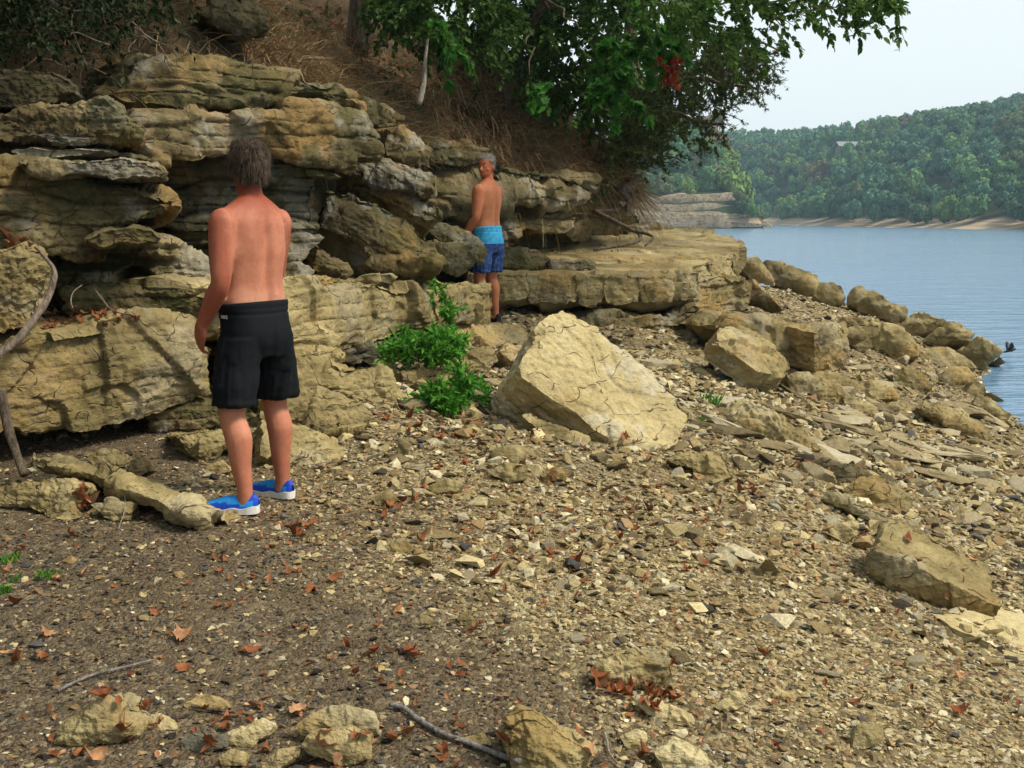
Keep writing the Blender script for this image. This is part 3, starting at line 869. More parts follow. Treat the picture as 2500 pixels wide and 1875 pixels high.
B([(2236, 992), (2260, 974), (2330, 998), (2412, 1043), (2418, 1070), (2395, 1080), (2350, 1066), (2290, 1028)], 11.3, None, 'long humped slab by the small bay of water', th=.5, dome=.1, nz=.5)
B([(1782, 1005), (1810, 984), (1850, 988), (1910, 1003), (1960, 1038), (1990, 1068), (2004, 1095), (1982, 1114), (1930, 1114), (1890, 1086), (1850, 1066), (1800, 1046)], 8.7, 8.4, 'broad pitted slab sunk in the rubble right of the huge tilted slab', th=.5, dome=.07, nz=.8, st=.5)
B([(1625, 1118), (1660, 1094), (1740, 1094), (1782, 1130), (1792, 1162), (1760, 1178), (1720, 1168), (1690, 1145), (1650, 1136)], 7.1, None, 'crumbling yellow stone at the foot of the huge tilted slab', th=.4, dome=.1, nz=.7, facet=1.6)
B([(2032, 1100), (2060, 1088), (2150, 1108), (2202, 1135), (2197, 1148), (2150, 1145), (2050, 1118)], 8.8, None, 'long low stone in the right-hand rubble', th=.3, dome=.08, nz=.6)
B([(1955, 1130), (2000, 1118), (2080, 1133), (2132, 1165), (2080, 1186), (2040, 1178), (1990, 1150)], 7.9, None, 'dark flat stone with red leaves at its edge', th=.25, dome=.06, nz=.8, mat='cliff_dark')
B([(2050, 1200), (2100, 1165), (2150, 1158), (2232, 1218), (2234, 1236), (2212, 1258), (2170, 1245), (2110, 1230)], 7.35, None, 'flat grey-brown slab propped behind the long bar of rock', th=.25, dome=.05, nz=.7, st=.4, amp=.7)
B([(2006, 1218), (2013, 1199), (2060, 1208), (2150, 1252), (2240, 1278), (2246, 1296), (2232, 1316), (2195, 1312), (2150, 1290), (2080, 1252)], 7.1, 6.9, 'long straight bar of pale rock', th=.3, dome=.06, nz=.5, st=.4, amp=.7, facet=.5)
B([(2114, 1365), (2136, 1346), (2180, 1358), (2260, 1392), (2340, 1438), (2444, 1482), (2434, 1503), (2380, 1508), (2300, 1496), (2240, 1466), (2180, 1436), (2140, 1415), (2113, 1388)], 5.75, 5.3,
  'big brown layered boulder with a dark shaded face on the right beach', th=.5, dome=.03, ext=(.16, .42, .075), n=(-.42, -.88, -.12), bed=(-.1, .35, 1), st=.9, amp=.6, dpow=6, shrink=.16)
slab_top([(qx, qy, on_ground(qx, qy)[1], .03) for qx, qy in [(2265, 1500), (2330, 1500), (2420, 1508), (2520, 1520), (2640, 1560), (2640, 1700), (2500, 1612), (2420, 1588), (2330, 1548)]],
         .25, mat='rock_pale', seed=8, name='flat_slab', step=.03, amp=.5, label='flat pale yellow slab flush with the gravel below the brown boulder', category='rock')
B([(2143, 1300), (2165, 1284), (2188, 1305), (2172, 1320), (2146, 1316)], 6.9, None, 'small square rock in front of the long bar of rock', th=.15, dome=.15, nz=.5, name='rock', category='rock')
B([(2028, 1295), (2075, 1259), (2102, 1275), (2103, 1302), (2062, 1324), (2030, 1320)], 6.8, None, 'whitish broken stone below the long bar of rock', th=.2, dome=.15, nz=.5, mat='rock_pale', name='rock', category='rock')
# at the feet of the first man
B([(425, 1062), (460, 1050), (540, 1043), (640, 1050), (690, 1075), (680, 1100), (550, 1098), (525, 1124), (490, 1134), (468, 1128), (443, 1088)], 6.1, 6.4, 'jutting rock under the massive block behind the shins of the near man', ground=False, th=.9, dome=.1, nz=.2)
B([(360, 1015), (480, 985), (600, 985), (640, 1020), (640, 1050), (530, 1055), (420, 1065), (370, 1050)], 6.6, 6.9, 'cracked rock course beneath the massive block', ground=False, th=.9, dome=.05, st=1.5, mat='cliff')
B([(498, 1152), (510, 1136), (545, 1124), (567, 1150), (530, 1160)], 5.75, None, 'small white stone behind the near man\'s ankle', th=.15, dome=.2, nz=.4, mat='rock_pale', name='rock', category='rock')
B([(60, 1115), (110, 1106), (170, 1123), (280, 1143), (350, 1158), (420, 1198), (480, 1228), (527, 1246), (502, 1274), (488, 1294), (440, 1280), (390, 1256), (330, 1236), (260, 1202), (130, 1162), (68, 1146)], 5.6, 5.0, 'long ridge-like slab lying beside the blue shoes', th=.3, dome=.10, nz=.45, st=.6, amp=.8)
B([(-60, 1190), (0, 1173), (60, 1168), (150, 1166), (202, 1171), (217, 1190), (192, 1212), (177, 1228), (187, 1258), (130, 1264), (60, 1241), (-60, 1235)], 5.05, 4.95, 'flat-topped rock left of the long ridge-like slab', th=.35, dome=.05, nz=.7)
B([(217, 1230), (280, 1213), (327, 1228), (316, 1268), (270, 1274), (240, 1250)], 4.9, None, 'small flat rock beside red leaves', th=.2, dome=.08, nz=.5, name='rock', category='rock')
B([(138, 1264), (168, 1240), (192, 1262), (165, 1272)], 4.8, None, 'little pale chip at the edge of the flat-topped rock', th=.1, dome=.1, nz=.5, name='rock', category='rock')
B([(215, 1115), (260, 1090), (310, 1110), (305, 1140), (230, 1145)], 6.0, None, 'dim yellowish rock in the hollow under the massive block', th=.3, dome=.1, nz=.4, name='rock', category='rock')
B([(310, 1150), (335, 1115), (365, 1125), (372, 1150), (330, 1165)], 5.7, None, 'small dark peaked rock in the hollow under the massive block', th=.2, dome=.1, nz=.3, mat='cliff', name='rock', category='rock')
# foreground
FG = dict(name='rock', category='rock', res=.8)
_B = B
def B(poly, ya, yb, label, **k):
    k.setdefault('st', .35)
    return _B(poly, ya, yb, label, **k)

B([(133, 1804), (148, 1760), (200, 1738), (260, 1698), (291, 1718), (297, 1750), (327, 1775), (320, 1799), (250, 1820), (190, 1817), (140, 1812)], 3.42, None, 'chunky tan stone with a vertical crack, beside the pale curved stick', th=.2, dome=.14, nz=.35, st=.5, **FG)
B([(305, 1760), (350, 1738), (410, 1748), (442, 1770), (430, 1784), (340, 1778)], 3.45, None, 'white pitted stone next to the chunky tan stone', th=.08, dome=.08, nz=.8, mat='rock_pale', **FG)
B([(452, 1720), (480, 1697), (540, 1703), (563, 1725), (500, 1735), (463, 1730)], 3.6, None, 'grey stone with a dark twig below it', th=.08, dome=.1, nz=.6, **FG)
B([(550, 1790), (640, 1754), (667, 1770), (656, 1792), (612, 1824), (590, 1823), (557, 1810)], 3.3, None, 'pale knobbly stone beside brown leaves', th=.1, dome=.14, nz=.5, mat='rock_pale', **FG)
B([(440, 1810), (470, 1790), (545, 1795), (555, 1820), (500, 1835), (445, 1830)], 3.3, None, 'dark brown stone beside the pale knobbly stone', th=.1, dome=.1, nz=.5, mat='cliff_dark', **FG)
B([(533, 1852), (560, 1829), (602, 1840), (597, 1868), (545, 1873)], 3.2, None, 'small round stone in front of the dark brown stone', th=.08, dome=.2, nz=.5, **FG)
B([(636, 1875), (680, 1829), (727, 1821), (722, 1852), (672, 1888), (640, 1892)], 3.15, None, 'pale stone beside the stacked pair of flat stones', th=.1, dome=.16, nz=.5, mat='rock_pale', **FG)
B([(727, 1775), (780, 1735), (840, 1724), (907, 1745), (926, 1792), (880, 1806), (740, 1797)], 3.4, None, 'upper one of two flat stones left of the grey stick', th=.14, dome=.08, nz=.5, **FG)
B([(722, 1825), (760, 1785), (850, 1774), (898, 1800), (902, 1852), (830, 1872), (760, 1852)], 3.28, None, 'lower one of two flat stones left of the grey stick', th=.14, dome=.08, nz=.4, **FG)
B([(1216, 1795), (1235, 1754), (1270, 1729), (1302, 1740), (1400, 1803), (1453, 1840), (1420, 1890), (1280, 1895), (1248, 1860), (1223, 1825)], 3.32, None, 'large tan stone with a hollow side at the end of the grey stick', th=.25, dome=.14, nz=.4, **FG)
B([(1436, 1655), (1470, 1609), (1530, 1584), (1592, 1579), (1642, 1624), (1648, 1652), (1602, 1690), (1560, 1686), (1500, 1668)], 4.05, None, 'large rough grey-tan stone with red leaves along its foot', th=.25, dome=.14, nz=.5, **FG)
B([(1536, 1714), (1600, 1704), (1682, 1738), (1693, 1762), (1670, 1776), (1600, 1756)], 3.65, None, 'flat pale stone below the leaf-fringed rough stone', th=.1, dome=.08, nz=.6, mat='rock_pale', **FG)
B([(1595, 1835), (1650, 1798), (1722, 1838), (1760, 1885), (1620, 1890)], 3.25, None, 'slanting pale stone below the flat pale stone', th=.12, dome=.1, nz=.6, mat='rock_pale', **FG)
B([(1515, 1800), (1560, 1775), (1585, 1800), (1575, 1830), (1530, 1828)], 3.45, None, 'rounded whitish stone beside the slanting pale stone', th=.1, dome=.16, nz=.5, mat='rock_pale', **FG)
B([(1747, 1726), (1790, 1689), (1823, 1694), (1812, 1728), (1770, 1740)], 3.75, None, 'whitish faceted stone alone on dark grit', th=.1, dome=.16, nz=.4, mat='rock_pale', **FG)
B([(1883, 1706), (1898, 1682), (1952, 1698), (1942, 1714)], 3.8, None, 'flat white chip on dark grit', th=.05, dome=.08, nz=.7, mat='rock_pale', **FG)
B([(2080, 1825), (2095, 1770), (2150, 1770), (2165, 1800), (2110, 1830)], 3.45, None, 'bedded tan stone in the right foreground gravel', th=.1, dome=.1, nz=.6, **FG)
B([(1110, 1805), (1180, 1788), (1198, 1815), (1150, 1822)], 3.45, None, 'flat grey stone beyond the grey stick', th=.08, dome=.08, nz=.7, **FG)
B([(1198, 1108), (1214, 1089), (1270, 1088), (1283, 1115), (1252, 1134), (1210, 1130)], 6.4, None, 'grey-tan stone uphill of a darker twin in the leaf litter', th=.2, dome=.14, nz=.4, **FG)
B([(1197, 1155), (1230, 1129), (1287, 1139), (1284, 1168), (1240, 1178)], 6.1, None, 'darker grey stone in the leaf litter below a tan one', th=.2, dome=.14, nz=.4, **FG)
B([(1316, 1160), (1350, 1138), (1388, 1147), (1378, 1174), (1330, 1178)], 6.15, None, 'rounded tan stone right of the grey pair in the leaf litter', th=.2, dome=.14, nz=.4, **FG)
B([(966, 1118), (974, 1069), (992, 1084), (999, 1112), (985, 1122)], 6.6, None, 'small upright shard of rock standing on ochre earth', th=.06, dome=.1, **FG)
B([(905, 1215), (950, 1195), (975, 1215), (960, 1235), (915, 1232)], 5.7, None, 'brown knobbly stone on dark grit', th=.1, dome=.16, nz=.5, **FG)
B([(1040, 1190), (1090, 1165), (1130, 1180), (1115, 1200), (1060, 1205)], 6.0, None, 'broad pale stone uphill of the leaf litter', th=.1, dome=.1, nz=.6, **FG)
B([(940, 1330), (990, 1318), (1015, 1340), (1000, 1350), (950, 1345)], 5.1, None, 'flat tan stone lying by itself on dark grit', th=.08, dome=.1, nz=.6, **FG)
B([(1112, 1510), (1130, 1492), (1165, 1510), (1160, 1530), (1125, 1525)], 4.35, None, 'bright tan oblong stone', th=.06, dome=.12, nz=.5, **FG)
B([(1000, 1520), (1030, 1498), (1057, 1512), (1050, 1530), (1010, 1532)], 4.4, None, 'grey-tan lumpy stone beside the bright oblong one', th=.06, dome=.12, nz=.5, **FG)
# ------------------------------------------------------------------ rock behind the slabs, and the soil bank above
PATH = np.array([(-11, -40, 3.4), (-9.2, -12, 3.4), (-8.4, -2, 3.5), (-7.2, 5.2, 3.5), (-5, 7.7, 3.5), (-3.3, 8.7, 3.55), (-2.35, 9.7, 3.75), (-1.55, 11.0, 3.45), (-0.95, 13.4, 3.2), (0.4, 14.6, 3.05), (1.4, 15.8, 3.0),
                 (1.75, 17.3, 2.95), (1.4, 19.5, 3.0), (-1.5, 25, 3.0), (-6, 33, 3.1), (-16, 48, 3.2), (-45, 75, 3.2)])
PP = smooth_path(PATH, 560)
_seg = np.linalg.norm(np.diff(PP[:, :2], axis=0), axis=1)
_T = np.gradient(PP[:, :2], axis=0)
_T /= np.linalg.norm(_T, axis=1)[:, None]
_IN = np.stack([-_T[:, 1], _T[:, 0]], 1)            # towards the hill

def hill_dist(x, y):
    """signed distance into the hill and the index of the nearest point of the cliff line"""
    X = np.stack([x, y], 1)
    D = np.empty(len(X))
    I = np.empty(len(X), int)
    for s in range(0, len(X), 20000):
        q = X[s:s + 20000]
        d2 = ((q[:, None] - PP[None, :, :2]) ** 2).sum(2)
        i = d2.argmin(1)
        D[s:s + 20000] = np.sqrt(d2[np.arange(len(q)), i]) * np.sign(((q - PP[i, :2]) * _IN[i]).sum(1))
        I[s:s + 20000] = i
    return D, I

PROF = np.array([(-.3, -.15), (0, 0), (.35, .42), (.8, 0.95), (1.6, 1.75), (3, 2.7), (6, 4.0), (12, 6.0), (30, 11), (60, 16)])
def bank_z(x, y):
    x = np.asarray(x, float); y = np.asarray(y, float)
    D, I = hill_dist(x, y)
    z = PP[I, 2] + np.interp(D, PROF[:, 0], PROF[:, 1])
    P = np.stack([x, y, 0 * x], 1)
    return z + np.clip(D, 0, 1) * (0.12 * fbm(P * 1.4, 3, 77) + 0.3 * fbm(P * .35, 2, 78)), D

# backing wall


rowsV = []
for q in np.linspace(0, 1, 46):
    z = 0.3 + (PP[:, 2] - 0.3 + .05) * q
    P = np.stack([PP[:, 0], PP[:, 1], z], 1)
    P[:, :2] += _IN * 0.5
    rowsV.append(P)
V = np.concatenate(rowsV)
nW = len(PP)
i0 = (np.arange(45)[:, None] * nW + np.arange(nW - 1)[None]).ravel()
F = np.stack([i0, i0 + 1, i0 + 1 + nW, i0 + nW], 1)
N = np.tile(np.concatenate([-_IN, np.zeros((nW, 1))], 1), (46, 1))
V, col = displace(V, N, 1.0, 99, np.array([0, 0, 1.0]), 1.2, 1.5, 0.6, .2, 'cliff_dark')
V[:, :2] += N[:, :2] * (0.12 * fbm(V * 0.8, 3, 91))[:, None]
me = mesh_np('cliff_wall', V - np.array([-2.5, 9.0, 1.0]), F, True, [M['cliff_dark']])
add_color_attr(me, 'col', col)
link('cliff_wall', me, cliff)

def soil_mat():
    m, t = new_mat('bank_soil')
    b = NB(t)
    pos = b.n('NewGeometry').outputs['Position']
    n1 = b.noise(pos, 2.2, 6, 0.65)
    n2 = b.noise(pos, 28, 4, 0.7)
    col = b.ramp(n1, [(0.35, (.06, .040, .021)), (0.55, (.13, .088, .046)), (0.72, (.21, .15, .08))])
    col = b.mix(1.0, col, b.ramp(n2, [(0.3, 0.55), (0.7, 1.3)]), 'MULTIPLY')
    b.out(Base_Color=col, Roughness=0.95, Specular_IOR_Level=0.1, Normal=b.bump(b.math('ADD', n1, b.math('MULTIPLY', n2, .4)), 1.0, .08))
    return m
M['soil'] = soil_mat()
bx = np.concatenate([np.linspace(-60, -9.5, 26), np.arange(-9, 3.2, .14)])
by = np.concatenate([np.linspace(-40, 3.2, 40), np.arange(3.5, 22, .14), np.linspace(22.5, 90, 50)])
X, Y = np.meshgrid(bx, by)
Z, D = bank_z(X.ravel(), Y.ravel())
V = np.stack([X.ravel(), Y.ravel(), Z], 1)
nx_, ny_ = len(bx), len(by)
ii = (np.arange(ny_ - 1)[:, None] * nx_ + np.arange(nx_ - 1)[None]).ravel()
F = np.stack([ii, ii + 1, ii + nx_ + 1, ii + nx_], 1)
keep = (D[F] > -0.28).all(1)
F = F[keep]
used = np.unique(F)
remap = np.full(len(V), -1)
remap[used] = np.arange(len(used))
me = mesh_np('bank', V[used], remap[F], True, [M['soil']])
tag(link('bank', me), 'steep brown soil bank above the limestone cliff', None, kind='structure')

# ------------------------------------------------------------------ far shore: hills, headland with bluff, woods
TONES = {'dark green': ((0.038, 0.084, 0.043), (0.057, 0.113, 0.049)), 'blue-green': ((0.049, 0.124, 0.074), (0.068, 0.155, 0.084)), 'mid-green': ((0.070, 0.149, 0.057), (0.095, 0.182, 0.062)),
         'yellow-green': ((0.101, 0.169, 0.038), (0.142, 0.209, 0.047)), 'rust-tinged': ((0.115, 0.101, 0.046), (0.155, 0.115, 0.054)), 'olive': ((0.088, 0.115, 0.046), (0.111, 0.135, 0.051))}
FM = {}
for _k, (_a, _b) in TONES.items():
    m, t = new_mat('far_foliage_' + _k.replace('-', '_').replace(' ', '_'))
    b = NB(t)
    att = b.n('Attribute', attribute_name='shade').outputs['Fac']
    col = b.mix(b.n('ObjectInfo').outputs['Random'], _a, _b)
    col = b.mix(1.0, col, b.ramp(att, [(0.0, 0.5), (1.0, 1.5)]), 'MULTIPLY')
    b.out(Base_Color=col, Roughness=.8, Specular_IOR_Level=.15)
    FM[_k] = m

def crown_mesh(name, seed, mat, n=900, flat=.9, clump=.10):
    """leaf clumps spread through an uneven crown of unit radius (about 2 units tall), trunk below"""
    rng = np.random.RandomState(seed)
    lob = [(np.array([0, 0, .1]), .62)]
    for k in range(9):
        a = rng.rand() * 6.28
        lob.append((np.array([math.cos(a) * rng.uniform(.25, .6), math.sin(a) * rng.uniform(.25, .6), rng.uniform(-.35, .75) * flat]), rng.uniform(.28, .46)))
    V, F, S = [], [], []
    for k in range(n):
        c, r = lob[rng.randint(len(lob))]
        d = rng.randn(3)
        d /= np.linalg.norm(d)
        if d[2] < -.5:
            d[2] *= -.6
        p = c + d * r * rng.uniform(.78, 1.05)
        u = np.cross(d, rng.randn(3))
        u /= np.linalg.norm(u)
        w_ = np.cross(d + .5 * rng.randn(3), u)
        w_ /= np.linalg.norm(w_) + 1e-6
        s = clump * rng.uniform(.6, 1.25)
        b0 = len(V)
        V += [p - u * s, p + w_ * s * .8 + d * s * .25, p + u * s, p - w_ * s * .8 + d * s * .1]
        F += [(b0, b0 + 1, b0 + 2), (b0, b0 + 2, b0 + 3)]
        sh = np.clip(.5 + .25 * rng.randn(), 0, 1)
        S += [sh] * 4
    for (c, r) in lob:          # solid heart of each lobe, so that the crown is not see-through everywhere
        b0 = len(V)
        ico = [(0, 0, 1), (.894, 0, .447), (.276, .851, .447), (-.724, .526, .447), (-.724, -.526, .447), (.276, -.851, .447), (.724, .526, -.447), (-.276, .851, -.447), (-.894, 0, -.447), (-.276, -.851, -.447), (.724, -.526, -.447), (0, 0, -1)]
        for q in ico:
            V.append(c + np.array(q) * r * .86 * rng.uniform(.85, 1.1))
            S.append(np.clip(.38 + .15 * rng.randn(), 0, 1))
        F += [tuple(b0 + i for i in f) for f in [(0, 1, 2), (0, 2, 3), (0, 3, 4), (0, 4, 5), (0, 5, 1), (1, 6, 2), (2, 7, 3), (3, 8, 4), (4, 9, 5), (5, 10, 1), (2, 6, 7), (3, 7, 8), (4, 8, 9), (5, 9, 10), (1, 10, 6), (11, 7, 6), (11, 8, 7), (11, 9, 8), (11, 10, 9), (11, 6, 10)]]
    me = mesh_np(name, np.array(V), F, True, [mat])
    a = me.attributes.new('shade', 'FLOAT', 'POINT')
    a.data.foreach_set('value', np.array(S, np.float32))
    return me

# far shoreline in world metres: runs from the left headland round to the right
SH = np.array([(60, 420), (80, 372), (84, 330), (90, 280), (95, 240), (98, 205), (104, 160), (120, 120), (150, 60)], float)
SHP = smooth_path(SH, 120)
def far_hill_z(x, y):
    P = np.stack([x, y], 1)
    S = SHP
    d2 = ((P[:, None] - S[None]) ** 2).sum(2)
    i = d2.argmin(1)
    T = np.gradient(S, axis=0)
    T /= np.linalg.norm(T, axis=1)[:, None]
    Nn = np.stack([-T[:, 1], T[:, 0]], 1)             # to the right of the walk towards us = inland
    sgn = np.sign(((P - S[i]) * Nn[i]).sum(1))
    d = np.sqrt(d2.min(1)) * sgn
    return np.interp(y, [120, 200, 330, 420], [.48, .53, .82, .97]) * np.interp(d, [-30, -2, 0, 1.5, 4, 6, 30, 70, 120, 200, 400], [-4, -1, 0, .7, 1.2, 1.8, 13, 25, 34, 41, 48]) + np.interp(y, [260, 400], [0, 5]) * np.clip(d / 60, 0, 1), d

hx, hy = np.meshgrid(np.linspace(40, 560, 150), np.linspace(40, 800, 180))
hzv, hd = far_hill_z(hx.ravel(), hy.ravel())
PN = np.stack([hx.ravel(), hy.ravel(), 0 * hx.ravel()], 1)
hzv = hzv + np.clip(hd / 60, 0, 1) * 6 * fbm(PN * .008, 3, 7) + np.clip(hd / 5, 0, 1) * .5 * fbm(PN * .15, 2, 8)
def far_soil():
    m, t = new_mat('far_shore_earth')
    b = NB(t)
    pos = b.n('NewGeometry').outputs['Position']
    z = b.n('SeparateXYZ', i_0=pos).outputs[2]
    shore = b.ramp(b.noise(b.mapping(pos, scale=(.02, .02, 2.5)), 1.0, 4, .6), [(0.3, (.16, .12, .08)), (0.5, (.28, .22, .15)), (.7, (.4, .33, .24))])
    col = b.mix(b.ramp(b.math('MULTIPLY', z, .2), [(.36, 0.0), (.5, 1.0)]), shore, (.035, .045, .02))
    b.out(Base_Color=col, Roughness=.95, Specular_IOR_Level=.1)
    return m
M['far_soil'] = far_soil()
nx_, ny_ = hx.shape[1], hx.shape[0]
ii = (np.arange(ny_ - 1)[:, None] * nx_ + np.arange(nx_ - 1)[None]).ravel()
me = mesh_np('far_hill', np.stack([hx.ravel(), hy.ravel(), hzv], 1), np.stack([ii, ii + 1, ii + nx_ + 1, ii + nx_], 1), True, [M['far_soil']])
tag(link('far_hill', me), 'wooded hillside rising from the far shore of the lake', None, kind='structure')


def far_ground(P):
    z, d = far_hill_z(P[:, 0], P[:, 1])
    PN = np.stack([P[:, 0], P[:, 1], 0 * z], 1)
    return z + np.clip(d / 60, 0, 1) * 6 * fbm(PN * .008, 3, 7), d

rng = np.random.RandomState(3)
FARM = [crown_mesh('far_tree', 100 + k, FM['mid-green']) for k in range(6)]
cand = np.stack([rng.uniform(60, 540, 30000), rng.uniform(45, 600, 30000)], 1)
cz, cd = far_ground(cand)
px_, py_ = to_px(np.stack([cand[:, 0], cand[:, 1], cz + 5], 1))
inview = (cd > 3.5) & (cd < 260) & (px_ > 1450) & (px_ < 3700)
def spaced(P, dmin, most):
    out = np.empty((0, 2))
    for p in P:
        if len(out) == 0 or ((out - p) ** 2).sum(1).min() > dmin ** 2:
            out = np.vstack([out, p])
            if len(out) >= most:
                break
    return out
order = np.argsort(cd + rng.uniform(0, 12, len(cd)))
far_pts = spaced([cand[i] for i in order if inview[i]], 6.0, 2100)
fz, fd = far_ground(far_pts)
vis = np.hypot(far_pts[:, 0], far_pts[:, 1]) * (1 + fd / 90) + 1e4 * ((to_px(np.stack([far_pts[:, 0], far_pts[:, 1], fz + 5], 1))[0] > 2540) | (to_px(np.stack([far_pts[:, 0], far_pts[:, 1], fz + 5], 1))[0] < 1540))       # the ones that show largest come first
rank = np.argsort(vis)
tone_names = list(TONES)
rest_V, rest_F, rest_S, rest_n = [], [], [], 0
low = [crown_mesh('far_wood', 150 + k, FM['mid-green'], 320, clump=.15) for k in range(4)]
def mesh_arrays(me):
    V = np.empty(len(me.vertices) * 3); me.vertices.foreach_get('co', V)
    F = np.empty(len(me.polygons) * 3, np.int64); me.loops.foreach_get('vertex_index', F)
    S = np.empty(len(me.vertices)); me.attributes['shade'].data.foreach_get('value', S)
    return V.reshape(-1, 3), F.reshape(-1, 3), S
lowA = [mesh_arrays(l) for l in low]
lowB = [mesh_arrays(crown_mesh('far_wood', 170 + k, FM['mid-green'], 110, clump=.26)) for k in range(4)]
for q, i in enumerate(rank):
    x, y = far_pts[i]
    r = rng.uniform(2.8, 4.9) * (1.1 if fd[i] < 10 else 1)
    z = fz[i] + r * .8 + (-.6 if fd[i] < 10 else .8)
    a = rng.rand() * 6.28
    sz = rng.uniform(.95, 1.35)
    if q < 290:
        tone = tone_names[rng.choice(6, p=[.24, .30, .34, .05, .02, .05])]
        o = link('far_tree', FARM[q % 6], None, (x, y, z))
        o.scale = (r, r, r * sz)
        o.rotation_euler = (0, 0, a)
        o.material_slots[0].link = 'OBJECT'
        o.material_slots[0].material = FM[tone]
        place = 'at the water edge of the far shore' if fd[i] < 12 else ('low on the far wooded hillside' if fd[i] < 40 else 'high on the far wooded hillside')
        crown_ = ('tall narrow' if sz > 1.22 else ('wide-crowned' if r > 4.2 else ('small' if r < 3.3 else 'round-crowned')))
        tag(o, '%s %s broadleaf tree %s' % (crown_, tone, place), 'tree', 'trees of the far wooded hillside')
    else:
        V, F, S = (lowA if vis[i] < 1e4 else lowB)[q % 4]
        ca, sa = math.cos(a), math.sin(a)
        W = np.stack([V[:, 0] * ca - V[:, 1] * sa, V[:, 0] * sa + V[:, 1] * ca, V[:, 2] * sz], 1) * r + np.array([x, y, z])
        rest_V.append(W); rest_F.append(F + rest_n); rest_n += len(W)
        rest_S.append(np.clip(S + rng.uniform(-.25, .25), 0, 1))
me = mesh_np('far_wood', np.concatenate(rest_V), np.concatenate(rest_F), True, [FM['mid-green']])
a_ = me.attributes.new('shade', 'FLOAT', 'POINT')
a_.data.foreach_set('value', np.concatenate(rest_S).astype(np.float32))
tag(link('far_wood', me), 'dense green wood over the crest of the far hill', 'wood', kind='stuff')

# ---- wooded headland with its limestone bluff
def head_z(x, y):
    u = (x - 40) / 16.0
    d = np.minimum((y - 246) / 1.0, (56.5 - x) / .9 + (y - 250) * .15)
    return np.interp(d, [-6, 0, 1.0, 4, 10, 22, 50], [-3, -.3, 2.0, 5.6, 8.5, 14.5, 22])
hx, hy = np.meshgrid(np.linspace(-40, 62, 110), np.linspace(238, 330, 90))
me_z = head_z(hx.ravel(), hy.ravel())
nx_, ny_ = hx.shape[1], hx.shape[0]
ii = (np.arange(ny_ - 1)[:, None] * nx_ + np.arange(nx_ - 1)[None]).ravel()
me = mesh_np('headland', np.stack([hx.ravel(), hy.ravel(), me_z], 1), np.stack([ii, ii + 1, ii + nx_ + 1, ii + nx_], 1), True, [M['far_soil']])
head = tag(link('headland', me), 'wooded headland jutting into the lake above a pale bluff', None, kind='structure')
def bluff(poly, ya, yb=None, **k):
    k.setdefault('th', 8)
    k.setdefault('dome', .04)
    return rock('bluff_ledge', poly, ya, yb, mat='bluff', parent=head, st=2.0, sth=.9, amp=.45, facet=.6, **k)
bluff([(1500, 538), (1700, 536), (1800, 541), (1878, 548), (1886, 553), (1800, 556), (1500, 556)], 243, 246)
bluff([(1500, 516), (1560, 512), (1640, 518), (1720, 514), (1800, 520), (1850, 532), (1878, 546), (1800, 545), (1500, 541)], 245, 248)
bluff([(1500, 496), (1570, 494), (1650, 500), (1720, 494), (1790, 500), (1830, 514), (1852, 532), (1780, 522), (1500, 520)], 247, 250)
bluff([(1480, 480), (1570, 470), (1600, 484), (1670, 472), (1730, 474), (1790, 470), (1812, 486), (1838, 512), (1780, 502), (1500, 502)], 249, 252)
rng = np.random.RandomState(8)
HM = [crown_mesh('headland_tree', 200 + k, FM['yellow-green'], 1100, clump=.085) for k in range(4)]
HT = [(1790, 470, 4.2, 'yellow-green'), (1755, 455, 3.6, 'olive'), (1720, 462, 3.2, 'mid-green'), (1685, 468, 2.6, 'yellow-green'), (1650, 462, 3.2, 'mid-green'), (1618, 468, 2.8, 'olive'), (1585, 466, 3, 'dark green'),
      (1550, 470, 3, 'mid-green'), (1520, 465, 3, 'dark green'), (1770, 415, 3.8, 'yellow-green'), (1735, 405, 3.6, 'mid-green'), (1700, 420, 3.4, 'olive'), (1660, 415, 3.4, 'dark green'), (1620, 420, 3.6, 'mid-green'),
      (1580, 415, 3.6, 'olive'), (1540, 410, 3.6, 'mid-green'), (1745, 365, 3.6, 'rust-tinged'), (1710, 375, 3.6, 'yellow-green'), (1670, 370, 3.8, 'mid-green'), (1630, 372, 3.8, 'dark green'), (1590, 370, 4, 'mid-green'), (1550, 365, 4, 'olive'), (1812, 500, 1.8, 'olive'), (1838, 518, 1.5, 'mid-green'), (1856, 530, 1.1, 'olive'), (1822, 512, 1.3, 'dark green'), (1735, 330, 3.4, 'rust-tinged'), (1690, 330, 4, 'dark green'), (1640, 325, 4, 'mid-green')]
for k, (px, py, r, tone) in enumerate(HT):
    Yh = 256 + (470 - py) * .22 + rng.uniform(-2, 2)
    r *= 1.25
    p = at(px, py - 4, Yh)
    o = link('headland_tree', HM[k % 4], None, Vector(p))
    o.scale = (r, r, r * rng.uniform(1.05, 1.4))
    o.rotation_euler = (0, 0, rng.rand() * 6.28)
    o.material_slots[0].link = 'OBJECT'
    o.material_slots[0].material = FM[tone]
    tag(o, '%s tree on the headland %s' % (tone, 'along the rim of the bluff' if py > 440 else ('half way up its slope' if py > 390 else 'on its crown')), 'tree', 'trees on the headland above the bluff')

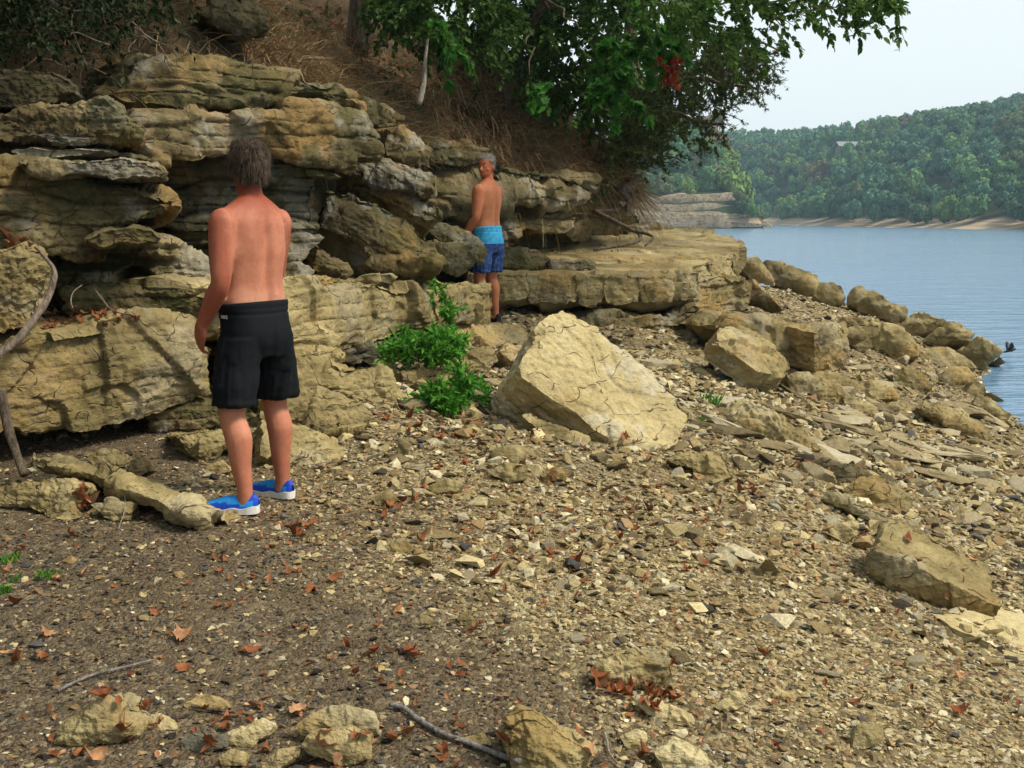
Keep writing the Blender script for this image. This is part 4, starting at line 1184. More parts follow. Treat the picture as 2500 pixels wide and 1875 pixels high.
# pale house roof among the far trees
for Yq in np.arange(220, 460, 2.0):
    hp = at(2072, 392, Yq)
    if far_ground(hp[None])[0][0] > hp[2] - 1:
        break
hr = empty('house', Vector((hp[0], hp[1], far_ground(hp[None])[0][0] + 2.6)), label='small house with a pale roof half hidden among the far trees', category='house')
mw, mt = new_mat('house_wall'); NB(mt).out(Base_Color=(.12, .11, .10), Roughness=.8)
mr, mt = new_mat('house_roof'); NB(mt).out(Base_Color=(.17, .20, .19), Roughness=.6)
def boxv(x0, x1, y0, y1, z0, z1):
    V = [(x, y, z) for z in (z0, z1) for y in (y0, y1) for x in (x0, x1)]
    return np.array(V, float), [(0, 2, 3, 1), (4, 5, 7, 6), (0, 1, 5, 4), (2, 6, 7, 3), (0, 4, 6, 2), (1, 3, 7, 5)]
V, F = boxv(-4, 4, -3, 3, -5, 3.2)
link('wall', mesh_np('wall', V, F, False, [mw]), hr)
V = np.array([(-4.6, -3.6, 3.1), (4.6, -3.6, 3.1), (4.6, 0, 4.9), (-4.6, 0, 4.9), (4.6, 3.6, 3.1), (-4.6, 3.6, 3.1), (-4.6, 0, 4.6), (4.6, 0, 4.6)])
link('roof', mesh_np('roof', V, [(0, 1, 2, 3), (3, 2, 4, 5), (0, 3, 5, 6), (1, 7, 4, 2), (0, 6, 7, 1), (6, 5, 4, 7)], False, [mr]), hr)
wm, mt = new_mat('house_window'); NB(mt).out(Base_Color=(.03, .035, .04), Roughness=.2)
for x in (-2.2, 0.2, 2.4):
    V, F = boxv(x - .5, x + .5, -3.06, -2.9, 1.2, 2.6)
    link('window', mesh_np('window', V, F, False, [wm]), hr)
# ------------------------------------------------------------------ loose stones, gravel, leaves and sticks on the beach
bpy.context.view_layer.update()
_dg = bpy.context.evaluated_depsgraph_get()
def hit(px, py):
    """what the pixel's ray meets among the ground and the rocks"""
    d = Vector(ray(px, py)).normalized()
    ok, loc, nor, *_ = sc.ray_cast(_dg, Vector(CAM) + d * .2, d)
    return (np.array(loc), np.array(nor)) if ok else (None, None)

def hull(seed, n=9, flat=.5):
    rs = np.random.RandomState(seed)
    P = rs.randn(n, 3)
    P /= np.linalg.norm(P, axis=1)[:, None]
    P = np.sign(P) * np.abs(P) ** .7
    P *= np.array([1, rs.uniform(.6, .9), flat * rs.uniform(.7, 1.3)])
    bm = bmesh.new()
    for p in P:
        bm.verts.new(p)
    bmesh.ops.convex_hull(bm, input=bm.verts)
    for v in [v for v in bm.verts if not v.link_faces]:
        bm.verts.remove(v)
    bmesh.ops.triangulate(bm, faces=bm.faces)
    bm.verts.index_update()
    V = np.array([v.co[:] for v in bm.verts])
    F = np.array([[v.index for v in f.verts] for f in bm.faces])
    bm.free()
    return V, F

def big_stone(seed, flat):
    rs = np.random.RandomState(seed)
    bm = bmesh.new()
    bmesh.ops.create_icosphere(bm, subdivisions=4, radius=1)
    D = np.array([v.co[:] for v in bm.verts])
    F = np.array([[v.index for v in f.verts] for f in bm.faces])
    bm.free()
    N = rs.randn(15, 3)
    N /= np.linalg.norm(N, axis=1)[:, None]
    h = rs.uniform(.62, 1.0, 15)
    N = np.vstack([N, [(0, 0, 1), (0, 0, -1)]])
    h = np.append(h, [.6, .6])
    dn = D @ N.T
    r = np.where(dn > .05, h[None] / np.maximum(dn, .05), 9).min(1)
    V = D * np.minimum(r, 1.25)[:, None]
    V *= 1 + .05 * fbm(V * 3.2 + seed, 3, seed)[:, None] + .02 * fbm(V * 11 + seed, 2, seed)[:, None]
    V *= np.array([1, rs.uniform(.62, .9), flat])
    me = mesh_np('stone', V, F, True, [M['stone']])
    me.set_sharp_from_angle(angle=R(32))
    return me

rng = np.random.RandomState(11)
def scatter(n, x0, x1, y0, y1, lim=150):
    x = rng.uniform(x0, x1, n)
    y = rng.uniform(y0, y1, n)
    z = ground_z(x, y)
    P = np.stack([x, y, z], 1)
    px, py = to_px(P)
    k = (px > -lim) & (px < 2500 + lim) & (py < 2050) & (z > -.12)
    D, _ = hill_dist(x, y)
    return P[k & (D < .2)]

def rot_mats(n, tilt):
    a = rng.uniform(0, 6.283, n)
    tx, ty = rng.randn(n) * tilt, rng.randn(n) * tilt
    ca, sa = np.cos(a), np.sin(a)
    Z = np.zeros(n); O = np.ones(n)
    Rz = np.stack([np.stack([ca, -sa, Z], 1), np.stack([sa, ca, Z], 1), np.stack([Z, Z, O], 1)], 1)
    cx, sx = np.cos(tx), np.sin(tx)
    Rx = np.stack([np.stack([O, Z, Z], 1), np.stack([Z, cx, -sx], 1), np.stack([Z, sx, cx], 1)], 1)
    cy, sy = np.cos(ty), np.sin(ty)
    Ry = np.stack([np.stack([cy, Z, sy], 1), np.stack([Z, O, Z], 1), np.stack([-sy, Z, cy], 1)], 1)
    return Ry @ Rx @ Rz

TANC = np.array([(.18, .135, .062), (.27, .205, .095), (.34, .27, .130), (.41, .335, .175), (.46, .40, .25), (.31, .27, .18), (.23, .155, .07)])
DRKC = np.array([(.025, .020, .016), (.045, .034, .023), (.075, .056, .035), (.06, .056, .052), (.135, .10, .058), (.17, .125, .072), (.11, .095, .075), (.20, .12, .062)])

def gravel_mat():
    m, t = new_mat('gravel')
    b = NB(t)
    col = b.n('Attribute', attribute_name='col').outputs['Color']
    pos = b.n('NewGeometry').outputs['Position']
    n1 = b.noise(pos, 70, 3, .7)
    col = b.mix(1.0, col, b.ramp(n1, [(.3, .6), (.7, 1.3)]), 'MULTIPLY')
    b.out(Base_Color=col, Roughness=.9, Specular_IOR_Level=.15)
    return m
M['gravel'] = gravel_mat()
HULLS = [hull(300 + k, 9, .45) for k in range(10)] + [hull(340 + k, 8, .28) for k in range(6)]

def gravel(name, P, size, cols, tilt, label, flatter=0, sink=.25):
    n = len(P)
    Rm = rot_mats(n, tilt)
    hid = rng.randint(0, len(HULLS), n) if not flatter else rng.randint(10, 16, n)
    Vs, Fs, Cs, base = [], [], [], 0
    for h in range(len(HULLS)):
        k = np.where(hid == h)[0]
        if len(k) == 0:
            continue
        V, F = HULLS[h]
        W = np.einsum('nij,vj->nvi', Rm[k], V) * size[k, None, None] + P[k, None] + np.array([0, 0, 1.0]) * (size[k] * sink)[:, None, None]
        Vs.append(W.reshape(-1, 3))
        Fs.append((F[None] + (np.arange(len(k)) * len(V))[:, None, None]).reshape(-1, 3) + base)
        Cs.append(np.repeat(cols[k], len(V), 0))
        base += len(k) * len(V)
    me = mesh_np(name, np.concatenate(Vs), np.concatenate(Fs), False, [M['gravel']])
    add_color_attr(me, 'col', np.concatenate(Cs))
    return tag(link(name, me), label, 'gravel', kind='stuff')

def pick(C, n):
    c = C[rng.randint(0, len(C), n)]
    return c * rng.uniform(.75, 1.2, (n, 1))

# dark grit in the foreground
P = scatter(62000, -3.4, 3.2, 2.7, 8.2)
d = np.linalg.norm(P[:, :2], axis=1)
P = P[rng.rand(len(P)) < np.clip(1.25 - d / 9, .12, 1)]
ta = tan_amount(P)
n = len(P)
sz = np.exp(rng.normal(math.log(.0085), .42, n)).clip(.004, .03)
cols = np.where((rng.rand(n) < ta * .75 + .22)[:, None], pick(TANC, n), pick(DRKC, n))
gravel('fine_gravel', P, sz, cols, .25, 'fine dark grit and shale chips over the near beach', sink=.1)
# tan rubble, coarser towards the rocks and the water
P = np.concatenate([scatter(46000, -3.2, 8, 2.6, 11, 900), scatter(20000, -1, 9, 9, 24, 500)])
ta = tan_amount(P)
P = P[rng.rand(len(P)) < ta * .9 + .06]
n = len(P)
ta = tan_amount(P)
far = np.clip((P[:, 1] - 4) / 8, 0, 1)
sz = np.exp(rng.normal(np.log(.0145 + .012 * far), .55, n)).clip(.006, .05)
sz *= np.where(rng.rand(n) < .12 * ta, 1.7, 1)
near = P[:, 1] < 4.4
sz[near] = sz[near].clip(0, .022)
cols = np.where((rng.rand(n) < .86)[:, None], pick(TANC, n), pick(DRKC, n))
gravel('rubble', P, sz, cols, .35, 'tan limestone rubble covering the slope down to the water', sink=.2)

# the stones that stand out, each a thing of its own
SM = [big_stone(400 + k, f) for k, f in enumerate([.55, .45, .6, .4, .5, .65, .38, .5, .3, .28, .45, .35])]
C = np.concatenate([scatter(1500, -3, 7, 3.1, 9), scatter(900, 0, 8, 8, 18)])
C = C[rng.rand(len(C)) < tan_amount(C) * .92 + .08]
rng.shuffle(C)
ns = 0
places = []
for p in C:
    if ns >= 232:
        break
    s = float(np.exp(rng.normal(math.log(.05 if p[1] < 7 else .085), .38)).clip(.028, .2))
    if p[1] < 4.6:
        s = min(s, .05)
    if any((p[0] - q[0]) ** 2 + (p[1] - q[1]) ** 2 < (s + q[2]) ** 2 * .8 for q in places):
        continue
    places.append((p[0], p[1], s))
    k = rng.randint(0, len(SM))
    o = link('stone', SM[k], None, (p[0], p[1], p[2] + s * .16))
    o.scale = (s, s * rng.uniform(.75, 1.1), s * rng.uniform(.8, 1.2))
    o.rotation_euler = (rng.randn() * .22, rng.randn() * .22 + .12, rng.rand() * 6.28)
    kind_ = 'flat flake-like' if k in (3, 6, 8, 9, 11) else ('blocky' if k in (0, 2, 5) else 'angular')
    sz_ = 'fist-sized' if s < .06 else ('hand-sized' if s < .1 else 'head-sized')
    tag(o, '%s %s limestone piece lying loose in the beach rubble' % (sz_, kind_), 'stone', 'loose limestone pieces strewn over the beach')
    ns += 1

# broken slabs lying on the slope between the ledges and the water, all dipping towards the lake
rng = np.random.RandomState(52)
FLAT = [big_stone(430 + k, fl) for k, fl in enumerate([.22, .18, .28, .24, .16, .32])]
for me_ in FLAT:
    me_.name = 'broken_rock'
SLP = [(1720, 1000), (1900, 920), (2080, 900), (2300, 900), (2420, 1000), (2480, 1120), (2300, 1180), (2050, 1150), (1850, 1130), (1700, 1080)]
cnt = 0
while cnt < 58:
    px, py = rng.uniform(1700, 2480), rng.uniform(880, 1200)
    if not poly_mask(np.array([[px, py]]), np.array(SLP, float))[0]:
        continue
    p = on_ground(px, py)
    s = rng.uniform(.10, .26) * (1.25 if rng.rand() < .2 else 1)
    k = rng.randint(len(FLAT))
    o = link('broken_rock', FLAT[k], None, (p[0], p[1], p[2] + s * .07))
    o.scale = (s * rng.uniform(1, 1.5), s * rng.uniform(.7, 1), s)
    o.rotation_euler = (rng.randn() * .12, .22 + rng.randn() * .14, -.35 + rng.randn() * .4)
    tag(o, '%s piece of limestone ledge tilted on the rubble slope above the water' % ('long broken' if k in (0, 4) else ('thick broken' if k in (2, 5) else 'thin broken')), 'rock', 'broken rocks on the slope above the water')
    cnt += 1
for me_ in FLAT:
    me_.materials[0] = M['stone']
# ------------------------------------------------------------------ foliage tools
def leaf_mat(name, a, b_, c, trans=.35, rough=.55):
    m, t = new_mat(name)
    b = NB(t)
    att = b.n('Attribute', attribute_name='shade').outputs['Fac']
    col = b.ramp(att, [(0.0, a), (0.55, b_), (1.0, c)])
    pos = b.n('NewGeometry').outputs['Position']
    col = b.mix(1.0, col, b.ramp(b.noise(pos, 45, 2, .6), [(.3, .6), (.7, 1.35)]), 'MULTIPLY')
    p = b.n('BsdfPrincipled', i_Base_Color=col, i_Roughness=rough)
    p.inputs['Specular IOR Level'].default_value = .14
    tr = b.n('BsdfTranslucent', i_Color=col)
    mx = b.n('MixShader', i_Fac=trans, i_1=p.outputs[0], i_2=tr.outputs[0])
    o = b.n('OutputMaterial', i_Surface=mx.outputs[0])
    return m

M['leaf_dark'] = leaf_mat('dark_leaf', (.024, .050, .011), (.052, .105, .019), (.11, .18, .035), .35)
M['leaf_green'] = leaf_mat('broad_leaf', (.030, .070, .012), (.058, .125, .020), (.10, .18, .034), .45)
M['leaf_maple'] = leaf_mat('maple_leaf', (.030, .11, .016), (.055, .18, .024), (.11, .27, .04), .45)
M['leaf_red'] = leaf_mat('red_leaf', (.14, .018, .008), (.26, .035, .012), (.36, .07, .02), .3)
M['leaf_cedar'] = leaf_mat('cedar_spray', (.026, .044, .012), (.058, .080, .020), (.11, .125, .034), .3, .7)
M['leaf_olive'] = leaf_mat('olive_leaf', (.03, .05, .012), (.06, .085, .018), (.10, .125, .03))
M['leaf_herb'] = leaf_mat('herb_leaf', (.035, .12, .012), (.07, .23, .02), (.13, .33, .04), .35)
M['dry'] = leaf_mat('dry_stalk', (.13, .08, .038), (.28, .19, .092), (.48, .36, .20), .12, .9)
M['leaf_dead'] = leaf_mat('dead_leaf', (.15, .045, .017), (.27, .105, .042), (.42, .25, .13), .15, .8)

def bark_mat(name, a, b_):
    m, t = new_mat(name)
    b = NB(t)
    tc = b.n('TexCoord').outputs['Object']
    n1 = b.noise(b.mapping(tc, scale=(9, 9, 2.2)), 3.0, 5, .7)
    col = b.ramp(n1, [(.35, a), (.65, b_)])
    b.out(Base_Color=col, Roughness=.9, Specular_IOR_Level=.1, Normal=b.bump(n1, 1.0, .03))
    return m
M['bark'] = bark_mat('bark', (.045, .033, .022), (.15, .115, .08))
M['bark_pale'] = bark_mat('pale_bark', (.16, .13, .10), (.38, .33, .27))
M['bark_vine'] = bark_mat('vine_bark', (.08, .06, .04), (.22, .175, .125))
M['bark_grey'] = bark_mat('grey_weathered_wood', (.14, .12, .11), (.42, .40, .38))

DIAMOND = (np.array([(0, 0, 0), (.42, .28, .06), (1, 0, -.04), (.42, -.28, .06)]), [(0, 1, 2), (0, 2, 3)])
OVATE = (np.array([(0, 0, 0), (.22, .24, .05), (.6, .24, .05), (1, 0, -.1), (.6, -.24, .05), (.22, -.24, .05), (.45, 0, -.02)]), [(0, 1, 6), (1, 2, 6), (2, 3, 6), (3, 4, 6), (4, 5, 6), (5, 0, 6)])
WILLOW = (np.array([(0, 0, 0), (.3, .13, .05), (.65, .11, .03), (1, 0, -.15), (.65, -.11, .03), (.3, -.13, .05)]), [(0, 1, 5), (1, 2, 4), (1, 4, 5), (2, 3, 4)])
LANCE = (np.array([(0, 0, 0), (.4, .10, .03), (1, 0, -.12), (.4, -.10, .03)]), [(0, 1, 2), (0, 2, 3)])
_ml = [(0, 0), (.05, .18), (-.08, .42), (.18, .34), (.28, .55), (.46, .36), (.62, .30), (.60, .16), (1.0, 0), (.60, -.16), (.62, -.30), (.46, -.36), (.28, -.55), (.18, -.34), (-.08, -.42), (.05, -.18)]
MAPLE = (np.array([(x, y, .10 * abs(y) - .12 * x * x) for x, y in _ml] + [(.34, 0, 0)]), [(i, (i + 1) % 16, 16) for i in range(16)])
SPRAY = (np.array([(0, 0, 0), (.45, .16, .05), (.9, .42, 0), (.55, .05, .02), (1.1, 0, -.08), (.55, -.05, .02), (.9, -.42, 0), (.45, -.16, .05)]), [(0, 1, 2), (0, 2, 3), (0, 3, 4), (0, 4, 5), (0, 5, 6), (0, 6, 7)])

def leaf_arrays(P, A, size, shape, rng, roll=1.0, curl=0.0):
    P = np.asarray(P, float); A = np.asarray(A, float)
    n = len(P)
    A = A / (np.linalg.norm(A, axis=1)[:, None] + 1e-9)
    up = np.tile([0, 0, 1.0], (n, 1)) + rng.randn(n, 3) * .55 * roll
    S = np.cross(up, A)
    S /= np.linalg.norm(S, axis=1)[:, None] + 1e-9
    U = np.cross(A, S)
    T, F = shape
    sz = np.broadcast_to(np.asarray(size, float), (n,))[:, None, None]
    cz = T[None, :, 2] + (curl * rng.randn(n)[:, None]) * (T[None, :, 0] ** 2 + 2.5 * T[None, :, 1] ** 2)
    V = P[:, None] + sz * (T[None, :, :1] * A[:, None] + T[None, :, 1:2] * S[:, None] + cz[..., None] * U[:, None])
    F = np.array(F)
    FF = (F[None] + (np.arange(n) * len(T))[:, None, None]).reshape(-1, 3)
    return V.reshape(-1, 3), FF

def leaves(name, P, A, size, shape, mat, rng, parent=None, shade=None, roll=1.0, curl=0.0, origin=None):
    V, F = leaf_arrays(P, A, size, shape, rng, roll, curl)
    k = len(shape[0])
    sh = np.repeat(np.clip((.45 + .22 * rng.randn(len(P))) if shade is None else shade, 0, 1), k)
    if origin is not None:
        V = V - np.asarray(origin)
    me = mesh_np(name, V, F, False, [mat])
    a = me.attributes.new('shade', 'FLOAT', 'POINT')
    a.data.foreach_set('value', sh.astype(np.float32))
    return link(name, me, parent)

def in_poly(x, y, poly):
    poly = np.asarray(poly, float)
    r = np.zeros(len(x), bool)
    j = len(poly) - 1
    for i in range(len(poly)):
        xi, yi = poly[i]; xj, yj = poly[j]
        c = ((yi > y) != (yj > y)) & (x < (xj - xi) * (y - yi) / (yj - yi + 1e-12) + xi)
        r ^= c
        j = i
    return r

def region_points(poly, y0, y1, n, rng):
    """points filling a volume of foliage: outline as seen, depth between y0 and y1"""
    poly = np.asarray(poly, float)
    out = []
    while sum(map(len, out)) < n:
        x = rng.uniform(poly[:, 0].min(), poly[:, 0].max(), n * 2)
        y = rng.uniform(poly[:, 1].min(), poly[:, 1].max(), n * 2)
        k = in_poly(x, y, poly)
        out.append(np.stack([x[k], y[k]], 1))
    q = np.concatenate(out)[:n]
    Y = rng.uniform(y0, y1, n)
    D = FW[None] + RT[None] * ((q[:, 0] - CX) / FPX)[:, None] + UP[None] * ((CY - q[:, 1]) / FPX)[:, None]
    return CAM + D * (Y / D[:, 1])[:, None]

def sprigs(C, rng, per, length, droop, spread, out_dir):
    """twigs from the points C, each with leaves along it; returns leaf positions, directions and twig paths"""
    P, A, tw = [], [], []
    for c in C:
        d = np.asarray(out_dir, float) + rng.randn(3) * spread
        d /= np.linalg.norm(d)
        L = length * rng.uniform(.6, 1.3)
        n = max(3, int(per * rng.uniform(.6, 1.3)))
        t = np.sort(rng.rand(n))
        pts = c + d[None] * (t * L)[:, None]
        pts[:, 2] -= droop * L * t ** 2
        ax = d[None] + rng.randn(n, 3) * .75
        ax[:, 2] -= droop * .9
        P.append(pts); A.append(ax)
        tq = np.array([0, .35, .7, 1.0])
        w_ = c + d[None] * (tq * L)[:, None]
        w_[:, 2] -= droop * L * tq ** 2
        tw.append(w_)
    return np.concatenate(P), np.concatenate(A), tw

def twig_mesh(name, paths, r0, r1, mat, parent=None, origin=None, sides=4):
    mb = MB()
    for p in paths:
        mb.tube(p if origin is None else p - np.asarray(origin), np.linspace(r0, r1, len(p)), sides, cap=False)
    o = link(name, mb.mesh(name, mat), parent)
    o['kind'] = 'stuff'
    return o

def limb_path(a, b, rng, n=8, wob=.1, sag=0.0):
    a = np.asarray(a, float); b = np.asarray(b, float)
    t = np.linspace(0, 1, n)[:, None]
    L = np.linalg.norm(b - a)
    p = a + (b - a) * t + rng.randn(n, 3) * wob * L * .25 * np.sin(t * math.pi)
    p[:, 2] += sag * L * np.sin(t[:, 0] * math.pi)
    return p

rng = np.random.RandomState(21)
def tree(name, label, base, trunk_pts, trunk_r, limbs, group=None):
    base = np.asarray(base, float)
    r = empty(name, Vector(base), label=label, category='tree', group=group)
    p = smooth_path(trunk_pts, 14) - base
    V, F = tube(p, np.linspace(trunk_r, trunk_r * .45, 14), 10)
    V += 0.02 * np.stack([vnoise(V * 6, 3), vnoise(V * 6, 4), V[:, 0] * 0], 1)
    link('trunk', mesh_np('trunk', V, F, True, [M['bark']]), r)
    for (a, b, r0, r1, sag) in limbs:
        lp = limb_path(np.asarray(a) - base, np.asarray(b) - base, rng, 9, .12, sag)
        V, F = tube(lp, np.linspace(r0, r1, 9), 7)
        link('limb', mesh_np('limb', V, F, True, [M['bark']]), r)
    return r, base

# --- cedar at the cliff edge
r, b0 = tree('cedar_tree', 'dark cedar with fine sprays growing from the cliff edge over the lake', (1.55, 16.3, 2.85),
             [(1.5, 16.25, 2.75), (1.55, 16.3, 3.3), (1.75, 16.2, 4.2), (1.7, 16.3, 5.3), (1.9, 16.2, 7.2)], .16,
             [((1.7, 16.2, 3.9), (2.9, 15.4, 3.75), .05, .012, .05), ((1.72, 16.2, 4.4), (3.4, 15.6, 4.25), .05, .012, .05), ((1.72, 16.3, 4.9), (3.7, 15.8, 4.8), .05, .012, .05),
              ((1.7, 16.3, 3.6), (2.6, 16.8, 3.3), .04, .01, .05), ((1.7, 16.3, 4.2), (.6, 15.4, 4.1), .04, .01, .05), ((1.7, 16.3, 5.3), (3.8, 16.3, 5.5), .05, .01, .05)])
CED = [(1465, 250), (1560, 180), (1680, 140), (1800, 120), (1895, 130), (1870, 190), (1835, 235), (1800, 250), (1770, 285), (1745, 325), (1715, 345), (1705, 372), (1660, 378), (1610, 388), (1575, 410), (1540, 415), (1500, 430), (1470, 380)]
C = region_points(CED, 14.9, 17.0, 800, rng)
n3 = fbm(C * 1.7, 2, 5)
px, py = to_px(C)
C = C[(n3 > -.12) | (px < 1620)]
P, A, tw = sprigs(C, rng, 34, .34, .15, .7, (.5, -.2, .0))
leaves('crown', P, A, rng.uniform(.035, .085, len(P)), SPRAY, M['leaf_cedar'], rng, r, origin=b0)
twig_mesh('twigs', tw[::2], .006, .002, M['bark'], r, b0)
# roots of the cedar down over the ledges
for pts, r0, r1 in [([(1545, 432, 16.1), (1540, 455, 15.8), (1515, 470, 15.5), (1535, 490, 15.4), (1530, 515, 15.3)], .09, .03),
                    ([(1530, 440, 16), (1545, 480, 15.7), (1520, 510, 15.4), (1440, 515, 14.95)], .05, .02),
                    ([(1450, 516, 14.9), (1490, 535, 14.6), (1540, 560, 14.4), (1560, 570, 14.4), (1555, 590, 14.2), (1480, 605, 13.9), (1450, 610, 13.8)], .035, .018),
                    ([(1550, 562, 14.4), (1590, 575, 14.3), (1592, 585, 14.2), (1575, 600, 14.05)], .025, .012)]:
    p = smooth_path([at(*q) for q in pts], 20) - b0
    V, F = tube(p, np.linspace(r0, r1, 20), 7)
    link('root', mesh_np('root', V, F, True, [M['bark']]), r)

# --- broadleaf tree whose long bough hangs out over the water
r, b0 = tree('broadleaf_tree', 'broadleaf tree reaching a long leafy bough out over the lake', (.3, 16.0, 4.2),
             [(.3, 16, 4.0), (.45, 15.9, 5.4), (.5, 15.8, 7.0), (.7, 15.6, 9.5)], .17,
             [((.45, 15.8, 6.0), (2.6, 13.2, 5.75), .09, .05, .08), ((2.6, 13.2, 5.75), (4.3, 11.2, 4.75), .05, .01, .05), ((2.4, 13.4, 5.8), (3.4, 11.6, 4.85), .035, .008, .05),
              ((1.6, 14.4, 5.95), (2.6, 12.6, 4.9), .035, .008, .05), ((.5, 15.8, 7), (-1.5, 13.5, 7.2), .07, .015, .05), ((.6, 15.7, 8), (2.6, 14, 8.4), .07, .015, .05)])
BOUGH = [(1520, -110), (2200, -110), (2190, -25), (2140, 5), (2070, 22), (2000, 35), (1950, 66), (1900, 90), (1860, 80), (1820, 130), (1770, 120), (1710, 90), (1620, 60), (1540, 40)]
C = np.concatenate([region_points(BOUGH, 10.2, 12.4, 280, rng), region_points([(2040, 0), (2080, 0), (2080, 40), (2050, 45)], 10.3, 10.8, 6, rng),
                    region_points([(2100, -10), (2190, -15), (2190, 15), (2110, 20)], 10.3, 10.9, 12, rng), region_points([(2030, 45), (2110, 40), (2100, 55), (2040, 58)], 10.3, 10.7, 5, rng)])
P, A, tw = sprigs(C, rng, 19, .26, .5, .6, (.45, -.3, -.05))
leaves('crown', P, A, rng.uniform(.05, .105, len(P)), OVATE, M['leaf_green'], rng, r, origin=b0)
twig_mesh('twigs', tw, .007, .002, M['bark'], r, b0)

# --- maple branch with bright lobed leaves, one spray turned red
r, b0 = tree('maple_tree', 'young maple with bright lobed green leaves and one red spray', (-.1, 14.9, 4.0),
             [(-.1, 14.9, 3.9), (.1, 14.6, 4.6), (.5, 13.8, 5.3), (.8, 13.2, 5.9)], .055,
             [((.3, 14.2, 5.0), (.75, 12.6, 4.55), .025, .006, .1), ((.5, 13.8, 5.3), (1.35, 12.5, 4.7), .025, .006, .1), ((.2, 14.4, 4.8), (.2, 12.9, 4.1), .02, .006, .1)])
C = np.concatenate([region_points([(1445, 130), (1500, 110), (1530, 240), (1480, 255)], 12.0, 12.8, 17, rng), region_points([(1540, 30), (1640, 60), (1620, 110), (1570, 190), (1540, 150)], 12.1, 12.9, 16, rng),
                    region_points([(1580, -40), (1720, -40), (1690, 30), (1620, 60)], 12.2, 13, 12, rng), region_points([(1300, 200), (1340, 210), (1330, 250), (1305, 240)], 12.4, 13.2, 4, rng),
                    region_points([(1020, 50), (1110, 60), (1080, 110), (1030, 90)], 11.5, 12.2, 5, rng)])
P, A, tw = sprigs(C, rng, 22, .26, .7, .6, (.2, -.5, -.1))
leaves('crown', P, A, rng.uniform(.09, .155, len(P)), MAPLE, M['leaf_maple'], rng, r, origin=b0, curl=.15)
twig_mesh('twigs', tw, .006, .002, M['bark'], r, b0)
C = region_points([(1605, 115), (1625, 118), (1635, 140), (1660, 135), (1662, 160), (1640, 172), (1642, 200), (1625, 195), (1612, 150)], 11.9, 12.2, 20, rng)
P, A, tw = sprigs(C, rng, 8, .10, .8, .7, (.2, -.5, -.3))
leaves('red_spray', P, A, rng.uniform(.05, .085, len(P)), MAPLE, M['leaf_red'], rng, r, origin=b0, curl=.3)

# --- dense dark trees on the bank; unseen crowns added to shade the cliff
def dark_tree(x, y, label, crowns, n, mat, size, top=9.0, tr=.16):
    z, _ = bank_z(np.array([x]), np.array([y]))
    b = (x, y, float(z[0]) - .15)
    r, b0 = tree('shade_tree', label, b, [b, (x + .15, y - .2, b[2] + 1.5), (x + .1, y - .4, b[2] + 3), (x + .3, y - .6, top)], tr,
                 [((x + .1, y - .3, b[2] + 2.2), (x + 1.3, y - 1.8, b[2] + 2.9), .06, .012, .1), ((x + .1, y - .4, b[2] + 2.8), (x - 1.2, y - 1.9, b[2] + 3.4), .06, .012, .1), ((x + .2, y - .5, b[2] + 3.4), (x + .4, y - 2.6, b[2] + 3.9), .06, .012, .1)])
    P_, A_ = [], []
    for (C, per, L) in crowns:
        P, A, tw = sprigs(C, rng, per, L, .5, .8, (.1, -.4, -.1))
        P_.append(P); A_.append(A)
    P_ = np.concatenate(P_); A_ = np.concatenate(A_)
    leaves('crown', P_, A_, rng.uniform(size * .6, size * 1.3, len(P_)), OVATE if size > .07 else DIAMOND, M[mat], rng, r, origin=b0)
    return r

def ell(c, rad, n):
    d = rng.randn(n, 3)
    d /= np.linalg.norm(d, axis=1)[:, None]
    return np.asarray(c) + d * rng.uniform(.45, 1, (n, 1)) * np.asarray(rad)

dark_tree(-.4, 16.2, 'dark leafy tree behind the young maple', [(region_points([(1180, -90), (1560, -60), (1540, 150), (1500, 260), (1440, 300), (1380, 260), (1300, 230), (1220, 120)], 14.2, 16.2, 560, rng), 34, .3),
          (ell((.2, 14.5, 7.2), (2.4, 2.2, 1.6), 260), 22, .4)], 0, 'leaf_dark', .085)
dark_tree(-2.0, 14.6, 'dark leafy tree over the dry grass bank', [(region_points([(870, -70), (1260, -70), (1240, 60), (1190, 140), (1120, 110), (1040, 100), (960, 60), (900, 20)], 12.0, 14.0, 340, rng), 30, .28),
          (ell((-1.8, 12.6, 6.6), (2.4, 2.0, 1.3), 260), 22, .4)], 0, 'leaf_dark', .08)
dark_tree(-4.2, 11.6, 'unseen dark tree above the big overhang, its crown placed to shade the cliff', [(ell((-3.4, 8.9, 5.6), (2.2, 1.7, .9), 520), 24, .4), (ell((-4.2, 8.3, 4.7), (1.6, .8, .5), 130), 18, .3), (ell((-1.9, 9.0, 6.4), (1.5, 1.5, .7), 220), 24, .4)], 0, 'leaf_dark', .08)
dark_tree(-6.8, 10.2, 'unseen dark tree at the left end of the bank, its crown placed to shade the cliff', [(ell((-5.4, 7.6, 5.3), (2.2, 1.6, 1.0), 520), 24, .4), (ell((-4.3, 6.9, 4.95), (1.8, 1.2, .5), 420), 24, .4)], 0, 'leaf_dark', .08)
dark_tree(.3, 18.6, 'olive leafed tree behind the cedar', [(region_points([(1400, 180), (1640, 60), (1820, 60), (1860, 130), (1760, 215), (1700, 270), (1620, 310), (1540, 350), (1450, 330)], 17.2, 19.5, 460, rng), 30, .3),
          (ell((1.4, 17.6, 7.2), (2.6, 2.0, 1.6), 220), 20, .4)], 0, 'leaf_olive', .08)

